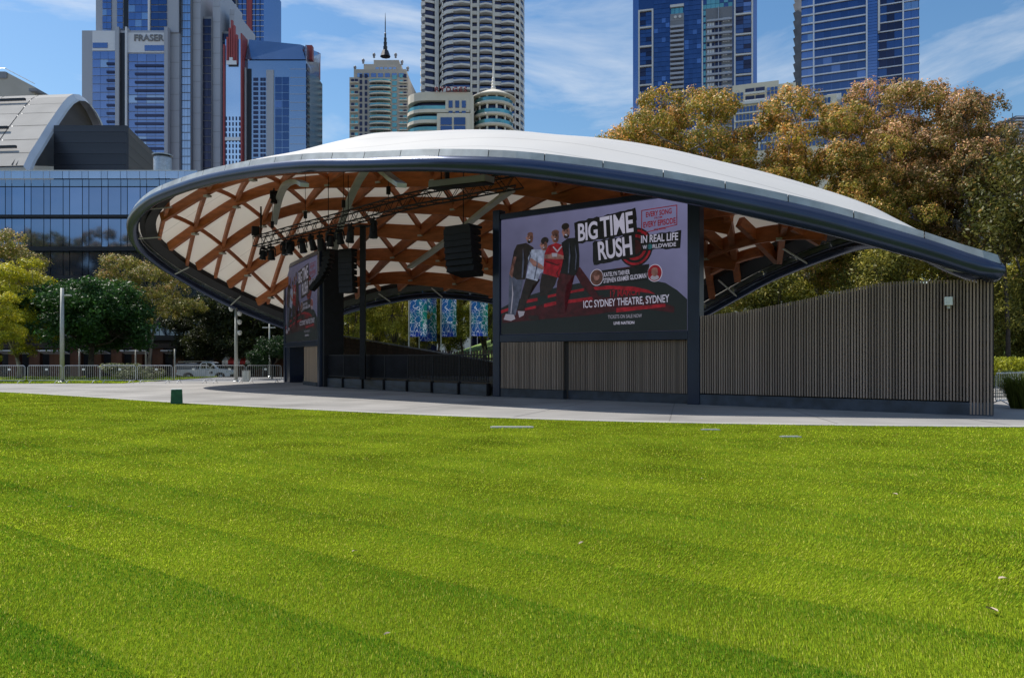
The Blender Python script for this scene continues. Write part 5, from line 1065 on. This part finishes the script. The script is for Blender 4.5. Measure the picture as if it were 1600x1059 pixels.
part('rotunda_spire', MB().lathe([(.95, 0), (.6, .4), (.8, .9), (.5, 1.3), (.7, 1.8), (.45, 2.2), (.62, 2.7), (.38, 3.1), (.5, 3.6), (.25, 4), (.22, 6.5), (.05, 9.8), (0, 9.9)], (rc[0], rc[1], Z_(128.5, 215)), 10), 'cream_white', T.r)
T.box('bay', 'beige_pale', 683, 735, 178, 0, -.6, 3, z0=0); T.rows('bay_window', 'glass_deep', 687, 729, 185, 215, 13, 1.5, -.8, .4, 2, .16); T.rows('wall_window', 'glass_deep', 699, 730, 158, 182, 16, 5, -.3, .8, 3, .4); T.box('wall', 'beige_pale', 696, 735, 157, 172, -.1, 1.5); T.box('wall', 'beige_pale', 735, 740, 150, 215, -.3, 3)
me = text_mesh('RYDGES', X_(730, 215) - X_(680, 215), Z_(138, 215) - Z_(145.5, 215), 'sign_red', .03, 1.35); o = bpy.data.objects.new('sign_lettering', me); link(o, T.r); o.rotation_euler = (R_(90), 0, 0); o.location = Vector((X_(680, 215), 214.2, Z_(145, 215))) - ORG[T.r.name]; o.modifiers.new('solid', 'SOLIDIFY').thickness = .2


T = Tower('navy_tower', 'dark navy glass tower with white framed corner bays above the bronze trees', 1084, 300)
T.box('body', 'glass_deep', 990, 1178, -45, 0, 0, 30, z0=0); T.box('edge_strip', 'glass_blue', 990, 999, -45, 230, -.2, .5); T.box('edge_strip', 'glass_blue', 1172.5, 1178, -45, 230, -.2, .5)
for x0, x1, ys in ((998.5, 1022, [-45, 9, 36, 66, 97, 127, 158, 189]), (1144, 1172, [-45, 4, 31, 62, 93, 124, 155, 186])):
    for x in (x0, x1 - 2.4): T.box('bay_frame', 'wall_white', x, x + 2.4, ys[1], 230, -1.4, 1.8)
    for y in ys[1:]: T.box('bay_frame', 'wall_white', x0 + 2.4, x1 - 2.4, y, y + 2.4, -1.38, 1.7)
    for a in ys[1:-1]: T.rows('bay_window', 'glass_deep', x0 + 2.6, x1 - 2.6, a + 3, a + 28, 6.6, .5, -.5, .4, 2, .05, 'glass_dark')
T.rows('curtain_panel', 'glass_deep', 1023, 1047, -44, 225, 7.6, .5, -.3, .4, 4, .03); T.rows('curtain_panel', 'glass_deep', 1070, 1095, -44, 225, 7.6, .5, -.3, .4, 4, .03)
T.box('balcony_bay', 'shade_grey', 1048, 1069, 30, 225, -.6, 1.0); T.rows('balcony', 'panel_grey', 1048, 1069, 40, 225, 7.3, 4.0, -2.0, 2.0); T.rows('balcony_void', 'glass_dark', 1049, 1068, 44.2, 225, 7.3, 4.6, -.8, .4, 3, .1); T.box('bay_cap', 'wall_white', 1048, 1069, 6, 10, -1.2, 1.5); T.rows('bay_window', 'glass_teal', 1049, 1068, 11, 20, 10, 1, -.5, .5, 3, .1); T.box('bay_panel', 'shade_grey', 1048, 1069, 20, 31, -.7, 1)
for x in (1056, 1063): part('roundel', MB().lathe([(0, 0), (.6, 0), (.6, .3), (0, .3)], (0, 0, 0), 12), 'wall_white', T.r); o = bpy.data.objects[[q.name for q in T.r.children if q.name.startswith('roundel')][-1]]; me_ = o.data; [setattr(v, 'co', Vector((v.co.x, 0, 0))) for v in []]; o.rotation_euler = (R_(90), 0, 0); o.location = Vector((X_(x, 300), 299.2, Z_(25.5, 300))) - ORG[T.r.name]; me_.transform(Matrix.Translation(ORG[T.r.name]))
T.box('balcony_zone', 'shade_grey', 1102, 1142, 17, 225, -.4, .8); T.rows('curtain_panel', 'glass_teal', 1097, 1142, -44, 16, 7.8, .5, -.3, .4, 7, .05, 'glass_deep'); T.rows('balcony', 'panel_grey', 1103, 1141, 36, 225, 10.4, 7.4, -1.6, 1.8); T.rows('white_window', 'ledge_white', 1104, 1115, 40, 225, 10.4, 4.8, -.6, .5, 3, .15, 'glass_dark'); T.rows('white_window', 'ledge_white', 1127, 1138, 34, 225, 10.4, 4.2, -.6, .5, 3, .15, 'glass_pale'); T.rows('dark_window', 'glass_dark', 1116, 1126, 39, 225, 10.4, 4.2, -.6, .5, 2, .15); T.box('pier', 'wall_white', 1096, 1098, 4, 225, -.8, 1); T.rows('teal_strip', 'glass_teal', 1098.5, 1102, 20, 225, 10.4, 3, -.5, .6); T.box('pier', 'panel_grey', 1120.5, 1121.7, 17, 225, -1.2, 1.2)

T.r.rotation_euler = (0, 0, -math.atan2(T.r.location.x, T.r.location.y))
T = Tower('ledged_tower', 'blue glass tower with white horizontal ledges at upper right', 1335, 280)
T.box('body', 'glass_blue', 1258, 1352, -45, 0, 0, 26, z0=0); T.box('blue_shaft', 'glass_deep', 1353, 1368, -45, 0, .8, 24, z0=0); T.box('east_body', 'glass_deep', 1368, 1425, -45, 0, 2, 24, z0=0)
T.rows('ledge', 'ledge_white', 1258, 1352, -43, 230, 13.85, 11.9, -.9, 1.2); T.rows('glass_panel', 'glass_blue', 1259, 1275, -41, 230, 13.85, 2.3, -.2, .3, 2, .05); T.rows('glass_panel', 'glass_deep', 1278, 1351, -41, 230, 13.85, 2.3, -.2, .3, 6, .03)
for x in (1275, 1351): T.box('fin', 'ledge_white', x, x + 2.2, -45, 230, -1.5, 1.9)
T.rows('shaft_panel', 'glass_blue', 1354, 1367, -44, 230, 4.6, .5, .5, .4); T.rows('ledge', 'ledge_white', 1368, 1425.5, -43, 230, 13.85, 12.4, 1.2, 1.2); T.rows('glass_panel', 'glass_dark', 1370, 1402, -41, 230, 13.85, 2.0, 1.7, .4, 3, .03, 'glass_deep'); T.rows('glass_panel', 'glass_blue', 1404, 1424, -41, 230, 13.85, 2.0, 1.7, .4, 2, .05); T.box('fin', 'ledge_white', 1402, 1404, -45, 230, .8, 1.4); T.box('fin', 'wall_white', 1368, 1371, -45, 54, .2, 2)
y = -42
while y < 200:
    zc = Z_(y, 280); part('louvre', MB().add([(X_(1245, 280), 283, zc), (X_(1258, 280), 279.2, zc), (X_(1258, 280), 290, zc + .4), (X_(1248, 280), 290, zc + .4), (X_(1249, 280), 283, zc - 2.9), (X_(1258, 280), 280.4, zc - 2.9), (X_(1258, 280), 290, zc - 2.9), (X_(1250, 280), 290, zc - 2.9)], [(0, 1, 2, 3), (4, 7, 6, 5), (0, 4, 5, 1), (0, 3, 7, 4)]), 'shade_grey', T.r)
    y += 13.85
T.r.rotation_euler = (0, 0, -math.atan2(T.r.location.x, T.r.location.y) * .9)
T = Tower('lattice_block', 'cream block with gridded windows between navy tower and ledged tower', 1220, 185)
T.box('upper_body', 'beige_pale', 1147, 1217, 123, 162, 1, 14); T.box('blank_wall', 'beige_pale', 1217, 1242, 127, 162, 2, 14); T.box('body', 'beige_pale', 1150, 1300, 157, 0, 0, 16, z0=0); T.box('cornice', 'wall_white', 1148, 1246, 154, 158, -.8, 2); T.box('roof_house', 'wall_white', 1288, 1308, 150, 160, 3, 6)
T.rows('window', 'glass_deep', 1148, 1164, 136, 155, 6.4, 1.2, .8, .5, 3, .25); T.rows('window', 'glass_deep', 1199, 1216, 133, 155, 6.4, 1.4, .8, .5, 3, .25); T.rows('window', 'glass_dark', 1166, 1197, 131, 155, 12, 3, .8, .5, 2, .12); T.rows('balcony', 'wall_white', 1166, 1197, 138, 156, 12, 9.5, .2, 1.2)
T.rows('window', 'glass_deep', 1152, 1292, 161, 225, 12.5, 3.6, -.2, .5, 26, .28); T.rows('sill', 'wall_white', 1150, 1296, 170.5, 225, 12.5, 10.5, -.6, .7)
for x in (1187, 1220, 1250): T.box('pier', 'wall_white', x, x + 2.2, 158, 230, -.8, 1)
T.r.rotation_euler = (0, 0, -math.atan2(T.r.location.x, T.r.location.y))
T = Tower('far_block', 'small grey block top at the right edge of the skyline', 1600, 260)
T.box('body', 'shade_grey', 1587, 1640, 181, 0, 0, 20, z0=0); T.rows('floor_slab', 'ledge_white', 1586, 1640, 183, 260, 5, 3.6, -.8, 1); part('mast', MB().tube([(X_(1588, 260), 262, Z_(181, 260)), (X_(1588, 260), 262, Z_(174, 260))], .12, 5), 'shade_grey', T.r)
T = Tower('apartment_block', 'white and blue apartment block glimpsed behind the right trees', 1590, 125)
T.box('body', 'wall_white', 1520, 1680, 228, 0, 0, 14, z0=0); T.rows('window', 'glass_blue', 1524, 1676, 234, 430, 13, 4.4, -.2, .4, 12, .3, 'glass_pale'); T.rows('slab', 'wall_white', 1518, 1682, 231, 430, 13, 11, -1, 1.2)

# ------------------------------------------------------------------ street furniture, barriers, vehicle
def crowd_barrier():
    r = bpy.data.objects.new('crowd_barrier', None); COL.objects.link(r); w = 2.15
    loop = [(.0, 0, .22), (.0, 0, 1.0), (.05, 0, 1.08), (.12, 0, 1.1), (w - .12, 0, 1.1), (w - .05, 0, 1.08), (w, 0, 1.0), (w, 0, .22), (w - .04, 0, .18), (.04, 0, .18)]
    part('frame', MB().tube(loop, .021, 6, closed=True), 'galv', r)
    for i in range(17): part('bar', MB().tube([(.12 + i * (w - .24) / 16, 0, .18), (.12 + i * (w - .24) / 16, 0, 1.1)], .0095, 4), 'galv', r)
    for x in (.28, w - .28): part('foot', MB().tube([(x, -.30, .02), (x, -.26, .07), (x, 0, .2), (x, .26, .07), (x, .30, .02)], .02, 5), 'galv', r)
    part('tag_plate', MB().box((w * .55, -.02, .86), (.16, .01, .12)), 'plate_white', r); return r
bar0 = crowd_barrier(); nB = 18
B0 = Vector((-36.5, 45.0, 0)); B1 = Vector((-14.2, 46.2, 0))
words = ['leftmost', 'second', 'third', 'fourth', 'fifth', 'sixth', 'seventh', 'eighth', 'ninth', 'tenth', 'eleventh', 'twelfth']
x = B0.x; i = 0
bl = []
while x < -15.4:
    o = bar0 if i == 0 else copy_tree(bar0); t = (x - B0.x) / (B1.x - B0.x); o.location = (x, 45.0 + 1.2 * t + random.uniform(-.06, .06) + (1.5 if i == 0 else 0) * 0, 0); o.rotation_euler = (0, 0, random.uniform(-.035, .035))
    tag(o, 'galvanised crowd barrier at the far left, %s of the row' % (words[i] if i < 12 else 'last'), 'barrier', 'crowd barriers along the plaza'); x += 2.21; i += 1
for k, (px, Y, g, l) in enumerate([(1556, 24.5, .55, 'galvanised barrier right beside the slat wall end'), (1590, 25.6, .1, 'galvanised barrier cut by the right edge')]):
    o = copy_tree(bar0); o.location = (X_(px, Y), Y, 0); o.rotation_euler = (0, 0, g); tag(o, l, 'barrier', 'crowd barriers along the plaza')
def lamp_post(name, px, Y, ytop, r, label, heads):
    x = X_(px, Y); zt = Z_(ytop, Y); z0 = float(ground_z(x, Y)); p = thing(name, (x, Y, z0), label, 'pole')
    part('shaft', MB().tube([(x, Y, z0), (x, Y, zt)], [r * 1.1, r * .8], 10), 'grey_steel', p, smooth=True); part('base', MB().lathe([(r * 2, 0), (r * 2, .04), (r * 1.3, .08)], (x, Y, z0), 12), 'galv', p)
    for (dx, z, kind) in heads:
        if kind == 'arm': part('arm', MB().tube([(x, Y, z), (x + dx, Y - .1, z)], .035, 6), 'grey_steel', p); part('lamp_head', MB().box((x + dx, Y - .1, z), (.45, .2, .09)), 'grey_steel', p, bevel=.02)
        else: part('camera_dome', MB().lathe([(0, -.16), (.1, -.13), (.15, 0), (.15, .12), (0, .16)], (x + dx, Y, z), 12), 'white_paint', p, smooth=True); part('bracket', MB().tube([(x, Y, z + .12), (x + dx, Y, z + .14)], .02, 5), 'grey_steel', p)
lamp_post('lamp_post', 97, 47.3, 450, .13, 'pale grey lamp post behind the left barriers', [(.42, Z_(462, 47.3), 'arm')])
lamp_post('camera_post', 369, 48.2, 481, .11, 'grey post with white camera domes left of the far screen', [(-.32, 4.75, 'dome'), (.22, 4.45, 'dome'), (.22, 3.9, 'dome'), (.22, 3.2, 'dome')])
lamp_post('lamp_post', 421, 60, 500, .07, 'thin post among the dark trees beside the far left screen', [(-.3, 4.0, 'arm'), (.3, 4.0, 'arm')])
for k, (px, l) in enumerate([(124, 'grey post under the dark green tree'), (212, 'thin post right of the pale bush'), (228, 'tall thin post right of the round dark tree'), (273, 'thin post left of the white vehicle')]): lamp_post('bollard_post', px, 66, 520 if k == 2 else 545, .07, l, [])
# white utility vehicle, side on
def ute():
    x0, Y, z0 = X_(282, 66), 66., float(ground_z(-30, 66)); r = thing('utility_vehicle', (x0 + 2.2, Y, z0), 'white utility vehicle with black rear tray parked behind the barriers', 'vehicle')
    def P(x, z): return (x0 + x, z0 + z)
    def ext(name, prof, y0, y1, m, bev=.03): 
        n = len(prof); vs = [(P(*q)[0], Y + y0, P(*q)[1]) for q in prof] + [(P(*q)[0], Y + y1, P(*q)[1]) for q in prof]
        return part(name, MB().add(vs, [tuple(range(n)), tuple(range(2 * n - 1, n - 1, -1))] + [(i, n + i, n + (i + 1) % n, (i + 1) % n) for i in range(n)]), m, r, bevel=bev)
    ext('body', [(.0, .55), (.0, 1.0), (2.0, 1.05), (2.05, 1.05), (3.55, 1.08), (4.45, .98), (4.75, .80), (4.8, .42), (4.35, .36), (4.28, .60), (4.05, .74), (3.75, .74), (3.5, .60), (3.42, .36), (1.55, .36), (1.45, .6), (1.2, .74), (.9, .74), (.68, .6), (.6, .42)], -.9, .9, 'car_white')
    ext('cab', [(1.95, 1.04), (2.05, 1.50), (2.25, 1.66), (2.95, 1.68), (3.25, 1.58), (3.72, 1.08)], -.78, .78, 'car_white', .05)
    ext('side_window', [(2.12, 1.10), (2.18, 1.48), (2.32, 1.58), (2.62, 1.60), (2.62, 1.10)], -.80, -.785, 'car_glass', 0); ext('side_window', [(2.70, 1.10), (2.70, 1.60), (2.95, 1.60), (3.15, 1.52), (3.48, 1.10)], -.80, -.785, 'car_glass', 0)
    ext('windscreen', [(3.28, 1.57), (3.71, 1.11), (3.73, 1.11), (3.30, 1.58)], -.68, .68, 'car_glass', 0)
    ext('tray_canopy', [(.0, 1.02), (.0, 1.55), (1.85, 1.60), (1.85, 1.06)], -.88, .88, 'shade_grey', .03); ext('tray_panel', [(.1, 1.10), (.1, 1.48), (1.75, 1.53), (1.75, 1.12)], -.90, -.883, 'shade_grey', 0); ext('roof_rack', [(.1, 1.66), (.1, 1.72), (2.7, 1.78), (2.7, 1.74)], -.7, .7, 'galv', 0)
    ext('headlight', [(4.45, .78), (4.45, .92), (4.66, .84), (4.74, .76)], -.905, -.885, 'headlamp', 0); ext('tail_light', [(-.01, .75), (-.01, .98), (.08, .98), (.08, .75)], -.905, -.885, 'tail_red', 0); ext('bumper', [(4.72, .36), (4.72, .60), (4.86, .56), (4.86, .40)], -.85, .85, 'black', .02); ext('mirror', [(3.32, 1.12), (3.32, 1.26), (3.42, 1.26), (3.42, 1.12)], -1.05, -.88, 'black', .02)
    ext('door_seam', [(2.655, .5), (2.655, 1.06), (2.67, 1.06), (2.67, .5)], -.904, -.89, 'ute_print', 0); ext('door_handle', [(2.75, .96), (2.75, .99), (2.92, .99), (2.92, .96)], -.93, -.9, 'black', 0); ext('door_emblem', [(2.95, .72), (3.02, .84), (3.2, .84), (3.27, .72), (3.2, .62), (3.02, .62)], -.908, -.9, 'ute_print', 0)
    for x in (1.07, 3.9):
        for sy in (-.80, .80):
            w = part('wheel', MB().lathe([(.20, -.1), (.34, -.1), (.36, -.05), (.36, .05), (.34, .1), (.20, .1)], (0, 0, 0), 22), 'rubber', None, smooth=True); w.parent = r; w.rotation_euler = (R_(90), 0, 0); w.location = (x0 + x - ORG[r.name].x, sy, .36)
            h = part('rim', MB().lathe([(0, -.06), (.08, -.08), (.20, -.05), (.21, .08), (0, .08)], (0, 0, 0), 14), 'galv', None); h.parent = w; h.matrix_parent_inverse = Matrix.Identity(4); h.rotation_euler = (0 if sy > 0 else math.pi, 0, 0); h.location = (0, 0, .0)
ute()
tent = thing('striped_awning', (X_(388, 70), 70, -.5), 'red and white striped market awning right of the white vehicle', 'awning')
for k in range(7):
    xa = X_(356 + k * 9, 70); xb = X_(365 + k * 9, 70); part('stripe', MB().add([(xa, 68.6, 1.25), (xb, 68.6, 1.25), (xb, 70, 2.0), (xa, 70, 2.0), (xa, 68.6, .95), (xb, 68.6, .95)], [(0, 1, 2, 3), (4, 5, 1, 0)]), 'awning_red' if k % 2 else 'awning_white', tent)
for px in (357, 418): part('leg', MB().tube([(X_(px, 70), 68.7, -.5), (X_(px, 70), 68.7, 1.25)], .03, 6), 'galv', tent)
cab = thing('service_box', (X_(386, 49), 49, 0), 'small pale utility box behind the barriers beside the camera post', 'box')
part('case', MB().box((X_(385, 49), 49, .35), (.45, .35, .7)), 'plate_white', cab, bevel=.02); part('lid', MB().box((X_(385, 49), 49, .715), (.5, .4, .03)), 'grey_steel', cab)
# green box with white top on the lawn edge
gx, gy = X_(282, 26.05), 25.75; gb = thing('green_box', (gx, gy, 0), 'small green box with white top at the lawn edge', 'box')
def fr(w0, w1, z0, z1): return [(gx + a * w * 1.0, gy + b * w * .9, z) for w, z in ((w0, z0), (w1, z1)) for a, b in ((-1, -1), (1, -1), (1, 1), (-1, 1))]
ang = .45; ca, sa = math.cos(ang), math.sin(ang)
def rot(vs): return [(gx + (x - gx) * ca - (y - gy) * sa, gy + (x - gx) * sa + (y - gy) * ca, z) for x, y, z in vs]
BX = [(0, 3, 2, 1), (4, 5, 6, 7), (0, 1, 5, 4), (1, 2, 6, 5), (2, 3, 7, 6), (3, 0, 4, 7)]
part('sides', MB().add(rot(fr(.195, .175, .0, .50)), BX), 'green_box', gb, bevel=.012); part('lid', MB().add(rot(fr(.168, .165, .502, .525)), BX), 'white_paint', gb)
# sprinkler plates and fallen leaves on the lawn
for k, (px, py, w, d, l) in enumerate([(800, 668, 1.0, .26, 'pale metal ground plate set in the lawn near the plaza'), (1110, 672, .4, .16, 'small grey ground plate right of the pale plate'), (1235, 683, .4, .16, 'small grey ground plate below the slat wall')]):
    Y = EYE * F / (py - HZ); g = thing('ground_plate', (X_(px, Y), Y, 0), l, 'plate', 'plates in the lawn'); part('frame', MB().box((X_(px, Y), Y, .012), (w, d, .024)), 'galv', g); part('cover', MB().box((X_(px, Y), Y, .028), (w - .08, d - .08, .008)), 'grey_steel', g)
LV = MB().add([(-.055, 0, .0), (-.02, -.022, .012), (.025, -.02, .016), (.06, 0, .004), (.02, .024, .020), (-.025, .022, .014), (0, 0, .002)], [(0, 1, 6), (1, 2, 6), (2, 3, 6), (3, 4, 6), (4, 5, 6), (5, 0, 6)]); LM = meshdata('fallen_leaf', LV, 'leaf_litter')
for k, (px, py, s, l) in enumerate([(1398, 777, 1.3, 'fallen leaf on the lawn below the right slat wall'), (555, 868, 1., 'fallen leaf at left centre of the lawn'), (605, 1000, .7, 'tiny fallen leaf near the bottom edge left of centre'), (1550, 962, 1.6, 'pale fallen leaf near the right edge, nearest one'), (1567, 912, 1.2, 'dark fallen leaf near the right edge, above the pale one'), (908, 855, .9, 'small fallen leaf in the middle of the lawn'), (110, 797, .9, 'small fallen leaf at the far left of the lawn'), (1095, 752, .9, 'small fallen leaf below the navy post')]):
    Y = EYE * F / (py - HZ); o = bpy.data.objects.new('fallen_leaf', LM); COL.objects.link(o); o.location = (X_(px, Y), Y, .04); o.rotation_euler = (random.uniform(-.2, .2), random.uniform(-.2, .2), random.uniform(0, 6)); s *= .6; o.scale = (s, s, s); tag(o, l, 'leaf', 'fallen leaves on the lawn')
# banners behind the stage
for k, (px, Y, y0, y1, w, l) in enumerate([(639, 56, 464, 526, 27, 'blue doodle banner, leftmost under the rear arch'), (655, 60, 462, 533, 26, 'blue doodle banner half hidden behind the leftmost one'), (689, 57, 462, 526, 23, 'blue and green doodle banner in the middle'), (735, 57, 464, 525, 26, 'blue doodle banner nearest the lilac screen')]):
    x = X_(px, Y); W = w / F * Y; z1 = Z_(y0, Y) + .8; z0 = Z_(y1, Y); bn = thing('banner', (x, Y, 0), l, 'banner', 'doodle banners behind the stage')
    part('pole', MB().tube([(x, Y, 0), (x, Y, z1 + .3)], .045, 8), 'grey_steel', bn); part('arm', MB().tube([(x, Y, z1), (x + W, Y, z1)], .02, 5), 'grey_steel', bn)
    mb = MB(); nx, nz = 8, 10
    vs = [(x + .06 + W * i / nx, Y + .10 * math.sin(i * .9 + j * .35 + k) * i / nx, z0 + (z1 - z0) * j / nz) for j in range(nz + 1) for i in range(nx + 1)]
    mb.add(vs, [(j * (nx + 1) + i, j * (nx + 1) + i + 1, (j + 1) * (nx + 1) + i + 1, (j + 1) * (nx + 1) + i) for j in range(nz) for i in range(nx)]); part('cloth', mb, 'banner', bn, smooth=True)
